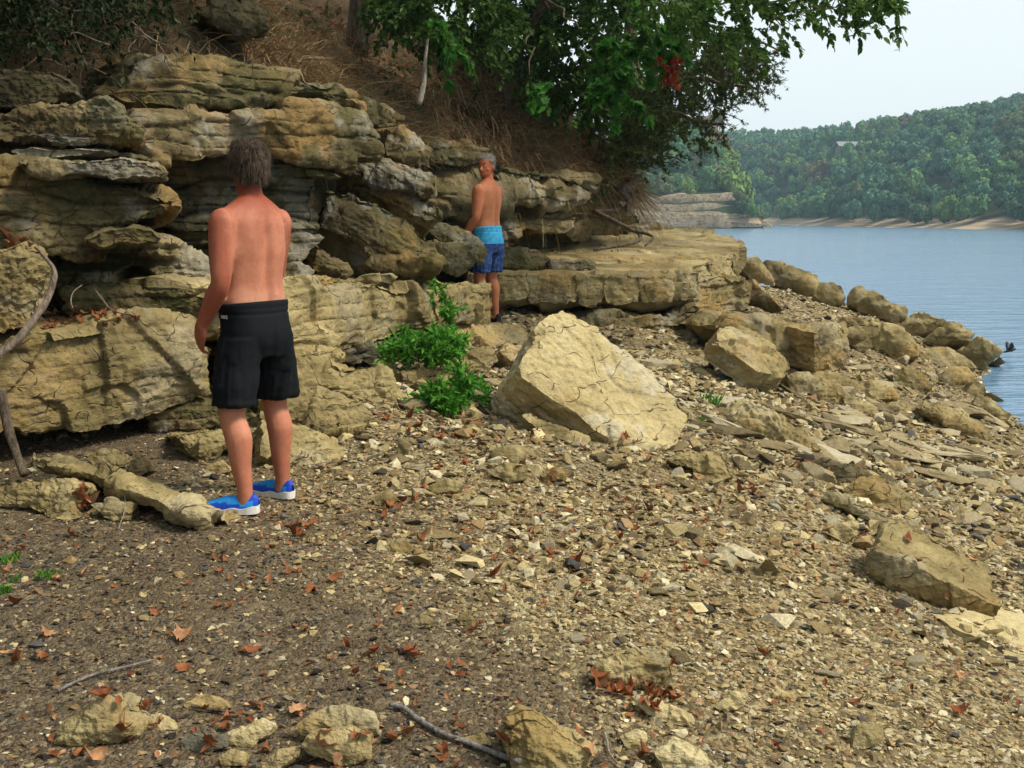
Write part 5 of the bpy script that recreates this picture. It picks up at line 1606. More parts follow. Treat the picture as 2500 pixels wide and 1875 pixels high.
# unseen trees added beside and behind the viewer to darken the cliff
for (x, y, cx, cy, lab) in [(-9.8, 4.2, -6.6, 3.8, 'unseen tree added on the bank left of the near man to block sky light'), (-10.2, -1.5, -7.0, -1.2, 'unseen tree added on the bank behind the viewer to block sky light'), (-10.6, -7.5, -7.6, -7, 'last unseen tree added behind the viewer to block sky light')]:
    dark_tree(x, y, lab, [(ell((cx, cy, 5.6), (2.4, 2.8, 1.9), 420), 16, .6)], 0, 'leaf_dark', .24, tr=.2)
# --- undergrowth on the bank
def bank_points(n, dmin, dmax, pxr, rng):
    out = []
    while sum(map(len, out)) < n:
        i = rng.randint(130, 450, n * 2)
        d = rng.uniform(dmin, dmax, n * 2)
        x = PP[i, 0] + _IN[i, 0] * d + rng.uniform(-.1, .1, n * 2)
        y = PP[i, 1] + _IN[i, 1] * d + rng.uniform(-.1, .1, n * 2)
        z, D = bank_z(x, y)
        P = np.stack([x, y, z], 1)
        px, py = to_px(P)
        k = (px > pxr[0]) & (px < pxr[1]) & (D > dmin - .1)
        out.append(P[k])
    return np.concatenate(out)[:n]

def strands(name, P, rng, length, width, mat, up=.35, label=None, cat=None, wild=.5):
    n = len(P)
    _, I = hill_dist(P[:, 0], P[:, 1])
    o = np.concatenate([-_IN[I], np.zeros((n, 1))], 1)
    d0 = o * rng.uniform(.1, .8, (n, 1)) + np.array([0, 0, 1.0]) * rng.uniform(-.2, up * 2.2, (n, 1)) + rng.randn(n, 3) * wild
    d0 /= np.linalg.norm(d0, axis=1)[:, None]
    L = length * rng.uniform(.4, 1.3, n)
    K = 6
    t = np.linspace(0, 1, K)
    path = P[:, None] + d0[:, None] * (t[None, :, None] * L[:, None, None])
    path[:, :, 2] -= (L[:, None] * .95 * t[None] ** 2) * rng.uniform(.3, 1.3, (n, 1))
    path[:, :, :2] += o[:, None, :2] * (L[:, None] * .22 * t[None] ** 2)[..., None]
    path += np.cumsum(rng.randn(n, K, 3) * .018, axis=1)
    sdir = np.cross(d0, np.array([0, 1.0, 0.3]))
    sdir /= np.linalg.norm(sdir, axis=1)[:, None] + 1e-9
    wdt = (width * (1 - .8 * t))[None, :, None] * rng.uniform(.6, 1.4, (n, 1, 1))
    A = path + sdir[:, None] * wdt
    Bv = path - sdir[:, None] * wdt
    V = np.stack([A, Bv], 2).reshape(-1, 3)
    q = np.arange(K - 1)
    f = np.stack([2 * q, 2 * q + 1, 2 * q + 3, 2 * q + 2], 1)
    F = (f[None] + (np.arange(n) * 2 * K)[:, None, None]).reshape(-1, 4)
    me = mesh_np(name, V, F, True, [M[mat]])
    a = me.attributes.new('shade', 'FLOAT', 'POINT')
    a.data.foreach_set('value', np.repeat(np.clip(.42 + .25 * rng.randn(n), 0, 1), 2 * K).astype(np.float32))
    return tag(link(name, me), label, cat, kind='stuff')

rng = np.random.RandomState(33)
Pd = np.concatenate([bank_points(9000, -.05, 2.2, (600, 1500), rng), bank_points(9000, -.05, .6, (640, 1560), rng), bank_points(1800, 0, 1.8, (-60, 640), rng)])
cl = fbm(Pd * 2.2, 2, 3)
Pd = Pd[cl > -.35]
strands('dry_grass', Pd, rng, .52, .0055, 'dry', label='brown dry grass and dead vines hanging down the bank', cat='grass')
Pl = bank_points(1500, 0, 2.6, (600, 1560), rng)
leaves('bank_leaf_litter', Pl + np.array([0, 0, .04]), rng.randn(len(Pl), 3), rng.uniform(.05, .1, len(Pl)), MAPLE, M['leaf_dead'], rng, curl=.4)
tag(bpy.data.objects['bank_leaf_litter'], 'dead brown leaves caught in the dry grass on the bank', 'leaves', kind='stuff')
Pu = bank_points(260, .4, 2.6, (560, 1560), rng)
Pq, A, tw = sprigs(Pu, rng, 16, .35, .3, .8, (.1, -.5, .5))
leaves('undergrowth', Pq, A, rng.uniform(.04, .09, len(Pq)), OVATE, M['leaf_olive'], rng)
tag(bpy.data.objects['undergrowth'], 'green leafy undergrowth among the dry grass on the bank', 'undergrowth', kind='stuff')
# roots and bare vines
paths = []
for k in range(46):
    p = bank_points(1, -.05, 1.0, (520, 1500), rng)[0]
    q = p + np.array([rng.uniform(-.5, .6), rng.uniform(-.7, .1), rng.uniform(-.65, .2)])
    paths.append(smooth_path(limb_path(p + np.array([0, -.05, .08]), q, rng, 6, .35, .12), 14))
for k in range(34):
    a = at(rng.uniform(-40, 420), rng.uniform(-30, 150), rng.uniform(7.3, 8.4))
    b = a + np.array([rng.uniform(-.5, .7), rng.uniform(-.3, .3), rng.uniform(-.7, .25)])
    paths.append(smooth_path(limb_path(a, b, rng, 6, .3, .05), 12))
twig_mesh('bare_vines', paths, .006, .002, M['bark_vine'], None)
tag(bpy.data.objects['bare_vines'], 'tangle of bare roots and vines hanging over the rock', 'vines', kind='stuff')
# leafy cover above the left wall; near-black colour stands in for shade
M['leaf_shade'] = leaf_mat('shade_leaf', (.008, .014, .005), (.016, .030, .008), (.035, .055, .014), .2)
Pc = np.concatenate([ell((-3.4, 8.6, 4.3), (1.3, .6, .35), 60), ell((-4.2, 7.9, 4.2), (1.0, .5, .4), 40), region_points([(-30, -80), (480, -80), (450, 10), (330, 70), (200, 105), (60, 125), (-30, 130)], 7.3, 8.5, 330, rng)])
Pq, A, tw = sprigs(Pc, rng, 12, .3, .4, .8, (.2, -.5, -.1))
leaves('shade_dark_leaves', Pq, A, rng.uniform(.03, .065, len(Pq)), DIAMOND, M['leaf_shade'], rng)
tag(bpy.data.objects['shade_dark_leaves'], 'leafy cover over the left end of the cliff, coloured near-black for shade', 'creeper', kind='stuff')

# sapling with a pale stem on the bank
sp = [at(1022, 255, 11.6), at(1030, 225, 11.6), at(1037, 190, 11.65), at(1038, 150, 11.7), at(1045, 90, 11.8)]
b0 = sp[0]
r = empty('sapling', Vector(b0), label='pale slanting sapling stem on the dry grass bank', category='sapling')
V, F = tube(smooth_path(sp, 12) - b0, np.linspace(.035, .014, 12), 7)
link('stem', mesh_np('stem', V, F, True, [M['bark_pale']]), r)
Pq, A, tw = sprigs(np.array([at(1030, 95, 11.6), at(1060, 70, 11.7), at(1080, 90, 11.5)]), rng, 14, .3, .5, .6, (.1, -.5, 0))
leaves('crown', Pq, A, rng.uniform(.08, .12, len(Pq)), MAPLE, M['leaf_green'], rng, r, origin=b0)
# mossy rock on the bank
rock('boulder', [(480, 30), (520, -8), (600, -12), (662, 30), (657, 76), (600, 88), (540, 66)], 9.4, 9.7, th=.9, dome=.12, mat='cliff_dark', label='mossy boulder high on the bank above the overhang', category='boulder')

# ------------------------------------------------------------------ green herbs growing in the cleft between the ledges
def herb(name, label, poly, y0, y1, n, rng, per=16, L=.10, size=.075, shape=WILLOW, up=(0, -.3, .8), mat='leaf_herb', cat='plant', droop=.25, group=None):
    C = region_points(poly, y0, y1, n, rng)
    P, A, tw = sprigs(C, rng, per, L, droop, .8, up)
    b0 = C.mean(0); b0[2] = C[:, 2].min()
    r = empty(name, Vector(b0), label=label, category=cat, group=group)
    twig_mesh('stems', [t for t in tw], .0035, .0015, M[mat], r, b0)
    leaves('foliage', P, A, rng.uniform(size * .6, size * 1.3, len(P)), shape, M[mat], rng, r, origin=b0)
    return r
rng = np.random.RandomState(5)
herb('leafy_plant', 'bushy green plant spreading under the end of the long ledge', [(930, 855), (1000, 825), (1080, 815), (1130, 830), (1150, 860), (1110, 880), (1040, 885), (960, 890), (925, 880)], 8.2, 8.9, 150, rng)
herb('leafy_plant', 'green plant in front of the small square step block', [(1025, 985), (1060, 950), (1080, 960), (1110, 985), (1120, 1010), (1080, 1018), (1035, 1012)], 7.3, 7.6, 60, rng)
herb('leafy_plant', 'green plant between the step block and the huge tilted slab', [(1120, 900), (1140, 905), (1150, 950), (1195, 965), (1190, 985), (1150, 990), (1110, 1000), (1115, 950)], 7.7, 8.2, 75, rng)
herb('leafy_plant', 'thin green plant trailing up the gap between two ledge blocks', [(1080, 730), (1092, 735), (1106, 770), (1100, 795), (1085, 800), (1095, 765)], 9.2, 9.5, 22, rng, L=.1)
herb('leafy_plant', 'small sprig growing on top of the long ledge', [(1050, 702), (1070, 698), (1085, 715), (1075, 720)], 9.0, 9.3, 8, rng, L=.1, size=.06)
herb('leafy_plant', 'single tall sprig in front of the long ledge', [(982, 790), (992, 790), (990, 850), (980, 850)], 8.0, 8.1, 5, rng, L=.1, size=.05)

def tuft(label, px, py, wpx, n, h, mat='leaf_herb', group='small grass tufts in the gravel'):
    c = on_ground(px, py)
    wm = wpx * c[1] / FPX
    P = c + np.stack([rng.uniform(-wm / 2, wm / 2, n), rng.uniform(-wm / 2, wm / 2, n), np.zeros(n)], 1)
    P[:, 2] = ground_z(P[:, 0], P[:, 1])
    A = np.stack([rng.randn(n) * .5, rng.randn(n) * .5, np.ones(n)], 1)
    o = leaves('grass_tuft', P, A, rng.uniform(h * .5, h * 1.2, n), LANCE, M[mat], rng, origin=c)
    o.location = Vector(c)
    tag(o, label, 'grass', group)
tuft('bright grass tuft left of the flat-topped rock area, beside a pale stone', 20, 1372, 44, 60, .04)
tuft('low spreading weed beside a blue-grey stone chip', 115, 1408, 60, 60, .032)
tuft('small weed between two grass tufts on dark grit', 40, 1418, 34, 30, .03)
tuft('upright tuft of pale blades on dark grit', 10, 1448, 30, 36, .04)
tuft('grass tuft right of the huge tilted slab', 1740, 985, 60, 60, .09)
tuft('small grass tuft below the one right of the huge tilted slab', 1730, 1035, 40, 40, .07)
tuft('few blades at the lower edge of the huge tilted slab', 1465, 1075, 16, 14, .1)
M['bark_drift'] = bark_mat('driftwood', (.09, .08, .075), (.27, .25, .235))
M['bark_root'] = bark_mat('root_bark', (.085, .062, .045), (.25, .20, .15))
# ------------------------------------------------------------------ fallen leaves and sticks
rng = np.random.RandomState(44)
def leaf_mesh(seed, shape, sz, curl):
    rs = np.random.RandomState(seed)
    T, F = shape
    V = T.copy()
    V[:, 0] -= .45
    V[:, 2] = curl * (V[:, 0] ** 2 * rs.uniform(.5, 2.0) + 2.2 * V[:, 1] ** 2 * rs.uniform(-.2, 1.2)) + .09 * rs.randn(len(V))
    me = mesh_np('fallen_leaf', V * sz, [tuple(f) for f in F], True, [M['leaf_dead']])
    a = me.attributes.new('shade', 'FLOAT', 'POINT')
    return me
LT = {'rust-red': (.0, .25), 'brown': (.3, .5), 'tan': (.65, .95)}
LM = {}
for tn, (a0, a1) in LT.items():
    LM[tn] = []
    for k in range(5):
        me = leaf_mesh(500 + k, MAPLE if k < 2 else OVATE, 1.0, 1.0 + .3 * k)
        me.attributes['shade'].data.foreach_set('value', rng.uniform(a0, a1, len(me.vertices)).astype(np.float32) * 0 + np.float32(rng.uniform(a0, a1)))
        LM[tn].append(me)
nl = 0
def put_leaf(px, py, where, s=None, tn=None):
    global nl
    p, n = hit(px, py)
    if p is None or p[1] > 25:
        return
    tn = tn or ['rust-red', 'brown', 'tan'][rng.choice(3, p=[.42, .36, .22])]
    o = link('fallen_leaf', LM[tn][rng.randint(5)], None, Vector(p) + Vector(n) * .012)
    s = s or rng.uniform(.034, .076)
    o.scale = (s, s, s)
    q = Vector(n).lerp(Vector((0, 0, 1)), .4).to_track_quat('Z', 'Y').to_euler()
    o.rotation_euler = (q.x + rng.randn() * .35, q.y + rng.randn() * .35, rng.rand() * 6.28)
    tag(o, '%s fallen leaf %s' % (tn, where), 'leaf', 'fallen leaves on rocks and beach')
    nl += 1
def leaf_area(poly, n, where, **k):
    poly = np.asarray(poly, float)
    c = 0
    while c < n:
        x, y = rng.uniform(poly[:, 0].min(), poly[:, 0].max()), rng.uniform(poly[:, 1].min(), poly[:, 1].max())
        if in_poly(np.array([x]), np.array([y]), poly)[0]:
            put_leaf(x, y, where, **k)
            c += 1
leaf_area([(0, 575), (70, 585), (75, 605), (0, 615)], 14, 'piled on the rounded grey block behind the leaning root')
leaf_area([(100, 760), (160, 735), (260, 760), (330, 770), (340, 780), (200, 795), (110, 810)], 44, 'in the drift along the top of the massive block')
leaf_area([(1460, 1640), (1490, 1665), (1560, 1690), (1610, 1690), (1650, 1700), (1640, 1740), (1560, 1720), (1500, 1700)], 26, 'at the foot of the large rough grey-tan stone')
leaf_area([(930, 1010), (1100, 1010), (1180, 1040), (1150, 1080), (1000, 1075), (940, 1050)], 26, 'in the litter below the green plants')
leaf_area([(180, 1190), (230, 1195), (220, 1240), (185, 1235)], 12, 'between the flat-topped rock and the ridge-like slab')
leaf_area([(640, 1240), (800, 1260), (800, 1330), (640, 1300)], 10, 'on the grit behind the blue shoes')
leaf_area([(1950, 1120), (2030, 1150), (2040, 1175), (1960, 1150)], 10, 'beside the dark flat stone')
leaf_area([(1000, 1060), (1700, 1050), (1900, 1250), (1700, 1450), (1200, 1450), (900, 1250)], 62, 'scattered in the middle rubble')
leaf_area([(0, 1300), (800, 1330), (1300, 1500), (1000, 1650), (0, 1680)], 34, 'lying on the dark grit')
leaf_area([(60, 1690), (700, 1700), (1400, 1800), (1800, 1860), (60, 1870)], 34, 'among the near stones beside the sticks', s=None)
leaf_area([(1900, 1300), (2450, 1250), (2450, 1800), (1800, 1750)], 16, 'on the right-hand rubble')
put_leaf(230, 1860, 'with pointed lobes, largest among the near stones', s=.075, tn='tan')

def stick(label, pts, r0, r1, mat='bark_grey', lift=.01, name='stick', forks=(), free=False):
    W = []
    for q in pts:
        if len(q) == 3:
            W.append(at(*q))
        else:
            p, n = hit(*q)
            W.append(p + np.array([0, 0, lift + r0 * .6]))
    W = np.array(W)
    if not free:
        W = W
    p = smooth_path(W, 26)
    L = np.linalg.norm(W[-1] - W[0])
    p += .006 * L * np.stack([vnoise(p * 14, k) for k in (1, 2, 3)], 1)
    b0 = p[0].copy()
    mb = MB()
    mb.tube(p - b0, np.linspace(r0, r1, 26) * (1 + .12 * vnoise(p * 20, 9)), 8)
    for (i, dv, fl) in forks:
        q0 = p[i]
        q1 = q0 + np.asarray(dv) * fl
        f = smooth_path(limb_path(q0, q1, rng, 5, .2), 8)
        mb.tube(f - b0, np.linspace(r1 * .9, r1 * .35, 8), 6)
    o = link(name, mb.mesh(name, M[mat]), None, Vector(b0))
    tag(o, label, 'stick')
    return o
stick('grey weathered stick pointing at the large tan stone', [(952, 1730), (990, 1742), (1030, 1772), (1080, 1800), (1150, 1826), (1210, 1850), (1270, 1868)], .0075, .009, 'bark_drift')
stick('thin pale curved stick lying on dark grit', [(143, 1695), (190, 1672), (240, 1652), (300, 1640), (360, 1624), (380, 1620)], .0055, .003, 'bark_drift')
stick('short purplish twig below the grey stone', [(468, 1732), (510, 1740), (580, 1750)], .006, .004, 'bark')
stick('bare bent twig standing in the near leaves', [(1475, 1795), (1484, 1830), (1490, 1850), (1510, 1875)], .004, .002, 'bark_pale')
stick('pale leaning root curving up beside the leaf-covered block', [(-20, 880, 5.75), (40, 830, 5.85), (90, 770, 5.95), (122, 715, 6.05), (134, 680, 6.1), (128, 652, 6.12), (108, 622, 6.15), (86, 604, 6.2)], .026, .007, 'bark_root', name='root')
stick('dark broken pole leaning under the corner of the massive block', [(2, 950, 5.55), (15, 1020, 5.5), (30, 1080, 5.45), (60, 1160, 5.35)], .03, .022, 'bark', name='pole')
stick('forked grey twig lying in the leaf drift', [(228, 702, 6.75), (255, 740, 6.5), (285, 762, 6.35), (330, 770, 6.3)], .006, .004, 'bark_root', forks=[(8, (-.2, 0, .5), .1)])
stick('small pale twig sticking up from the leaf drift', [(200, 696, 6.6), (180, 712, 6.55), (173, 735, 6.5), (178, 752, 6.45)], .003, .004, 'bark_root')
stick('thin pale twig over the small flat rock', [(252, 1180), (300, 1212), (305, 1250), (290, 1298)], .0035, .002, 'bark_pale')
stick('bleached splinter of driftwood in the right-hand rubble', [(2270, 1065), (2310, 1080), (2345, 1088)], .012, .008, 'bark_grey')

# dark bird just above the water
bp = onz(2465, 858, .12)
bird = empty('bird', Vector(bp), label='small dark bird flying low over the lake', category='bird')
mbk, mt = new_mat('dark_plumage'); NB(mt).out(Base_Color=(.012, .013, .02), Roughness=.6)
V, F = tube(smooth_path([(-.11, 0, -.015), (-.06, 0, .0), (0, 0, .02), (.05, 0, .03), (.085, 0, .045), (.115, 0, .04)], 14), np.interp(np.linspace(0, 1, 14), [0, .2, .5, .72, .85, .95, 1], [.008, .022, .036, .026, .024, .012, .002]), 8)
link('body', mesh_np('body', V, F, True, [mbk]), bird)
for s in (-1, 1):
    V = np.array([(.03, s * .02, .03), (-.05, s * .02, .025), (.045, s * .07, .10), (-.05, s * .07, .09), (.0, s * .10, .17), (-.04, s * .10, .165)])
    V = np.concatenate([V, V - np.array([0, 0, .006])])
    F = [(0, 2, 3, 1), (2, 4, 5, 3), (6, 7, 9, 8), (8, 9, 11, 10), (0, 1, 7, 6), (4, 10, 11, 5), (0, 6, 8, 2), (2, 8, 10, 4), (1, 3, 9, 7), (3, 5, 11, 9)]
    link('wing', mesh_np('wing', V, F, True, [mbk]), bird)
V = np.array([(-.09, .015, -.01), (-.09, -.015, -.01), (-.18, .035, -.03), (-.18, -.035, -.03), (-.09, 0, -.018), (-.18, 0, -.038)])
link('tail', mesh_np('tail', V, [(0, 2, 3, 1), (0, 4, 5, 2), (1, 3, 5, 4), (2, 5, 3), (0, 1, 4)], True, [mbk]), bird)

# crumbs of dead leaf between the stones
rng = np.random.RandomState(71)
Q = []
while len(Q) < 1500:
    px, py = rng.uniform(0, 2500), rng.uniform(1020, 1870)
    wgt = math.exp(-((px - 1250) / 700) ** 2 - ((py - 1220) / 220) ** 2) + .22
    if rng.rand() > wgt:
        continue
    p = onz(px, py, 1.0 - max(0, px - 1250) / 1250 * .35)
    p[2] = 0
    Q.append(p)
Q = np.array(Q)
Q[:, 2] = ground_z(Q[:, 0], Q[:, 1]) + .012
A = np.stack([rng.randn(len(Q)), rng.randn(len(Q)), rng.randn(len(Q)) * .25], 1)
o = leaves('leaf_litter', Q, A, rng.uniform(.014, .04, len(Q)), OVATE, M['leaf_dead'], rng, roll=.5, curl=.5, shade=np.clip(.4 + .3 * rng.randn(len(Q)), 0, 1))
tag(o, 'brown crumbs of dead leaf among the beach stones', 'leaf litter', kind='stuff')
# ------------------------------------------------------------------ two men
def loft(stations, n=28, p=2.3):
    """horizontal rings: (z, half width, half depth, cx, cy)"""
    a = np.arange(n) * 2 * math.pi / n
    ca, sa = np.cos(a), np.sin(a)
    sx = np.sign(ca) * np.abs(ca) ** (2 / p)
    sy = np.sign(sa) * np.abs(sa) ** (2 / p)
    V = np.concatenate([np.stack([cx + hw * sx, cy + hd * sy, np.full(n, z)], 1) for (z, hw, hd, cx, cy) in stations])
    F = []
    for i in range(len(stations) - 1):
        for j in range(n):
            q, r_ = i * n + j, i * n + (j + 1) % n
            F.append((q, r_, r_ + n, q + n))
    F.append(tuple(range(n))[::-1])
    F.append(tuple(range((len(stations) - 1) * n, len(stations) * n)))
    return V, F

def fine(st, k=4):
    st = np.asarray(st, float)
    t = np.linspace(0, len(st) - 1, (len(st) - 1) * k + 1)
    sp = smooth_path(st, len(t))
    return [tuple(r) for r in sp]

def limb(pts, rads, n=26, sides=16):
    P = smooth_path(pts, n)
    t = np.linspace(0, 1, n)
    seg = np.linalg.norm(np.diff(np.asarray(pts, float), axis=0), axis=1)
    r = np.interp(t, np.linspace(0, 1, len(rads)), rads)
    return tube(P, r, sides)

def ellip(c, r, n=14):
    a = np.linspace(0, math.pi, n)
    st = [(c[2] - r[2] * math.cos(q), max(r[0] * math.sin(q), 1e-4), max(r[1] * math.sin(q), 1e-4), c[0], c[1]) for q in a]
    return loft(st, 18, 2.0)

def fuse(shapes, voxel, smooth_it, name):
    mb = MB()
    for V, F in shapes:
        mb.add(V, F)
    me = mesh_np(name, np.concatenate(mb.V), mb.F, True)
    o = bpy.data.objects.new(name, me)
    COL.objects.link(o)
    m = o.modifiers.new('r', 'REMESH')
    m.mode = 'VOXEL'
    m.voxel_size = voxel
    s = o.modifiers.new('s', 'SMOOTH')
    s.factor = .5
    s.iterations = smooth_it
    dg = bpy.context.evaluated_depsgraph_get()
    out = bpy.data.meshes.new_from_object(o.evaluated_get(dg))
    bpy.data.objects.remove(o)
    bpy.data.meshes.remove(me)
    out.name = name
    V = np.empty(len(out.vertices) * 3)
    out.vertices.foreach_get('co', V)
    N = np.empty(len(out.vertices) * 3)
    out.vertices.foreach_get('normal', N)
    return out, V.reshape(-1, 3), N.reshape(-1, 3)

def rotz(V, a, c=(0, 0, 0)):
    c = np.asarray(c, float)
    V = np.asarray(V, float) - c
    ca, sa = math.cos(a), math.sin(a)
    return np.stack([V[:, 0] * ca - V[:, 1] * sa, V[:, 0] * sa + V[:, 1] * ca, V[:, 2]], 1) + c

def rotx(V, a, c=(0, 0, 0)):
    c = np.asarray(c, float)
    V = np.asarray(V, float) - c
    ca, sa = math.cos(a), math.sin(a)
    return np.stack([V[:, 0], V[:, 1] * ca - V[:, 2] * sa, V[:, 1] * sa + V[:, 2] * ca], 1) + c

def skin_mat(name):
    m, t = new_mat(name)
    b = NB(t)
    col = b.n('Attribute', attribute_name='col').outputs['Color']
    tc = b.n('TexCoord').outputs['Object']
    n1 = b.noise(tc, 9, 4, .6)
    n2 = b.noise(tc, 220, 2, .6)
    col = b.mix(1.0, col, b.ramp(n1, [(.3, (.84, .76, .74)), (.7, (1.1, 1.14, 1.16))]), 'MULTIPLY')
    mole = b.ramp(b.n('TexVoronoi', i_Vector=tc, i_Scale=26.0).outputs['Distance'], [(.04, 1.0), (.085, 0.0)])
    col = b.mix(b.math('MULTIPLY', mole, b.ramp(b.noise(tc, 14, 2), [(.5, 0.0), (.6, .55)])), col, (.20, .07, .035))
    n3 = b.noise(tc, 55, 4, .7)
    col = b.mix(1.0, col, b.ramp(n3, [(.3, (.90, .84, .82)), (.7, (1.06, 1.09, 1.1))]), 'MULTIPLY')
    b.out(Base_Color=col, Roughness=.6, Specular_IOR_Level=.2, Subsurface_Weight=.08, Subsurface_Radius=(.012, .005, .003), Subsurface_Scale=1.0, Normal=b.bump(n2, .25, .002))
    return m
M['skin'] = skin_mat('skin')

def cloth_mat(name, c1, c2, scale=60, speck=None):
    m, t = new_mat(name)
    b = NB(t)
    tc = b.n('TexCoord').outputs['Object']
    n1 = b.noise(tc, 5, 3, .6)
    col = b.mix(b.ramp(n1, [(.35, 0.0), (.65, 1.0)]), c1, c2)
    if speck:
        sp = b.ramp(b.noise(b.mapping(tc, scale=(1, 1, .6)), 42, 3, .7), [(.50, 0.0), (.58, 1.0)])
        col = b.mix(b.math('MULTIPLY', sp, .75), col, speck)
    wv = b.noise(tc, 400, 2, .5)
    b.out(Base_Color=col, Roughness=.85, Specular_IOR_Level=.12, Normal=b.bump(wv, .3, .002))
    return m
M['black_cloth'] = cloth_mat('black_cloth', (.0035, .0045, .006), (.007, .0085, .010))
M['turq_cloth'] = cloth_mat('turquoise_cloth', (.035, .28, .50), (.06, .38, .60), speck=(.04, .20, .40))
M['navy_cloth'] = cloth_mat('dark_blue_cloth', (.020, .040, .135), (.028, .055, .17), speck=(.075, .13, .30))
def plain(name, c, rough=.6, spec=.3):
    m, t = new_mat(name)
    b = NB(t)
    tc = b.n('TexCoord').outputs['Object']
    n1 = b.noise(tc, 60, 3, .6)
    b.out(Base_Color=b.mix(1.0, c, b.ramp(n1, [(.3, .82), (.7, 1.12)]), 'MULTIPLY'), Roughness=rough, Specular_IOR_Level=spec, Normal=b.bump(n1, .3, .002))
    return m
M['shoe_blue'] = plain('shoe_royal_blue', (.006, .050, .42))
M['shoe_light'] = plain('shoe_light_blue', (.012, .21, .55))
M['shoe_sole'] = plain('shoe_white_sole', (.62, .60, .54))
M['shoe_black'] = plain('black_shoe', (.012, .013, .018))
M['white_print'] = plain('white_print', (.75, .75, .78))
M['eye_white'] = plain('eye_white', (.7, .68, .64), .3)
M['eye_dark'] = plain('eye_dark', (.02, .014, .01), .2)
M['teeth'] = plain('teeth', (.72, .68, .58), .4)
M['lip'] = plain('lip', (.38, .13, .09), .5)

def hair_mat(name, a, b_, c):
    m, t = new_mat(name)
    b = NB(t)
    att = b.n('Attribute', attribute_name='shade').outputs['Fac']
    b.out(Base_Color=b.ramp(att, [(0, a), (.55, b_), (1, c)]), Roughness=.7, Specular_IOR_Level=.12)
    return m

def hand(side, wrist, direction, palm_n):
    """palm, four curled fingers and a thumb leaving the side of the palm"""
    w_ = np.asarray(wrist, float)
    d = np.asarray(direction, float); d /= np.linalg.norm(d)
    pn = np.asarray(palm_n, float); pn -= d * (pn @ d); pn /= np.linalg.norm(pn)
    s = np.cross(d, pn) * side                       # towards the thumb
    out = []
    P = [w_ - d * .02, w_ + d * .02, w_ + d * .055, w_ + d * .085]
    for k, off in enumerate((-.028, -.010, .010, .028)):
        out.append(tube([p + s * off * (.6 if i == 0 else 1) for i, p in enumerate(P)], [.021, .019, .017, .014], 10))
    Ls = (.058, .072, .078, .070)
    for k, off in enumerate((-.031, -.011, .010, .031)):
        b0 = w_ + d * .085 + s * off
        L = Ls[k]
        q = [b0, b0 + d * L * .42 + pn * .006, b0 + d * L * .78 + pn * .022, b0 + d * L * .93 + pn * .045]
        out.append(tube(smooth_path(q, 9), np.linspace(.0098, .0078, 9), 9))
    t0 = w_ + d * .025 + s * .030
    q = [t0, t0 + d * .025 + s * .024 + pn * .008, t0 + d * .055 + s * .030 + pn * .022, t0 + d * .075 + s * .026 + pn * .034]
    out.append(tube(smooth_path(q, 9), np.linspace(.0135, .0088, 9), 9))
    return out

def shoe(parent, pos, yaw, mats, sc_=1.06, side=1):
    root = empty('shoe', Vector(pos))
    root.parent = parent
    root.rotation_euler = (0, 0, yaw)
    root.scale = (sc_,) * 3
    ys = np.linspace(-.075, .200, 30)
    u = (ys + .075) / .275
    hw = np.interp(u, [0, .04, .15, .35, .55, .75, .9, .97, 1], [.008, .024, .034, .034, .041, .047, .038, .022, .006])
    cx = np.interp(u, [0, .3, .7, 1], [0, .004, -.004, -.010]) * side
    h = np.interp(u, [0, .05, .2, .36, .5, .7, .9, 1], [.068, .086, .080, .078, .078, .060, .046, .030])
    rim = np.interp(u, [0, .1, .25, .4, .55, .75, 1], [.036, .036, .026, .032, .022, .028, .030]) 
    # sole
    V, F, n = [], [], 12
    for i in range(len(ys)):
        w_ = hw[i] + .005
        V += [(cx[i] - w_, ys[i], .002 + .012 * max(0, u[i] - .85) / .15), (cx[i] - w_ - .001, ys[i], rim[i]), (cx[i] + w_ + .001, ys[i], rim[i]), (cx[i] + w_, ys[i], .002 + .012 * max(0, u[i] - .85) / .15)]
    for i in range(len(ys) - 1):
        for j in range(4):
            F.append((i * 4 + j, i * 4 + (j + 1) % 4, (i + 1) * 4 + (j + 1) % 4, (i + 1) * 4 + j))
    F += [(3, 2, 1, 0), tuple((len(ys) - 1) * 4 + j for j in range(4))]
    me = mesh_np('sole', np.array(V), F, True, [M[mats[2]]])
    me.set_sharp_from_angle(angle=R(40))
    link('sole', me, root)
    # upper
    V, F, mi = [], [], []
    K = 17
    for i in range(len(ys)):
        for k in range(K):
            a = math.pi * k / (K - 1)
            x = -math.copysign(abs(math.cos(a)) ** .8, math.cos(a)) * hw[i] * (1 - .10 * math.sin(a))
            z = .016 + (h[i] - .016) * math.sin(a) ** .75
            V.append((cx[i] + x, ys[i], z))
    for i in range(len(ys) - 1):
        for k in range(K - 1):
            F.append((i * K + k, i * K + k + 1, (i + 1) * K + k + 1, (i + 1) * K + k))
            uu, t = (u[i] + u[i + 1]) / 2, math.sin(math.pi * (k + .5) / (K - 1))
            zf = t ** .75
            light = (uu > .36 and zf > .80 + .12 * max(0, uu - .6)) or (uu < .62 and .30 + .95 * uu - .18 < zf < .30 + .95 * uu + .24 and zf < .93 and uu > .06)
            mi.append(1 if light else 0)
    me = mesh_np('upper', np.array(V), F, True, [M[mats[0]], M[mats[1]]], mi)
    link('upper', me, root)
    return root

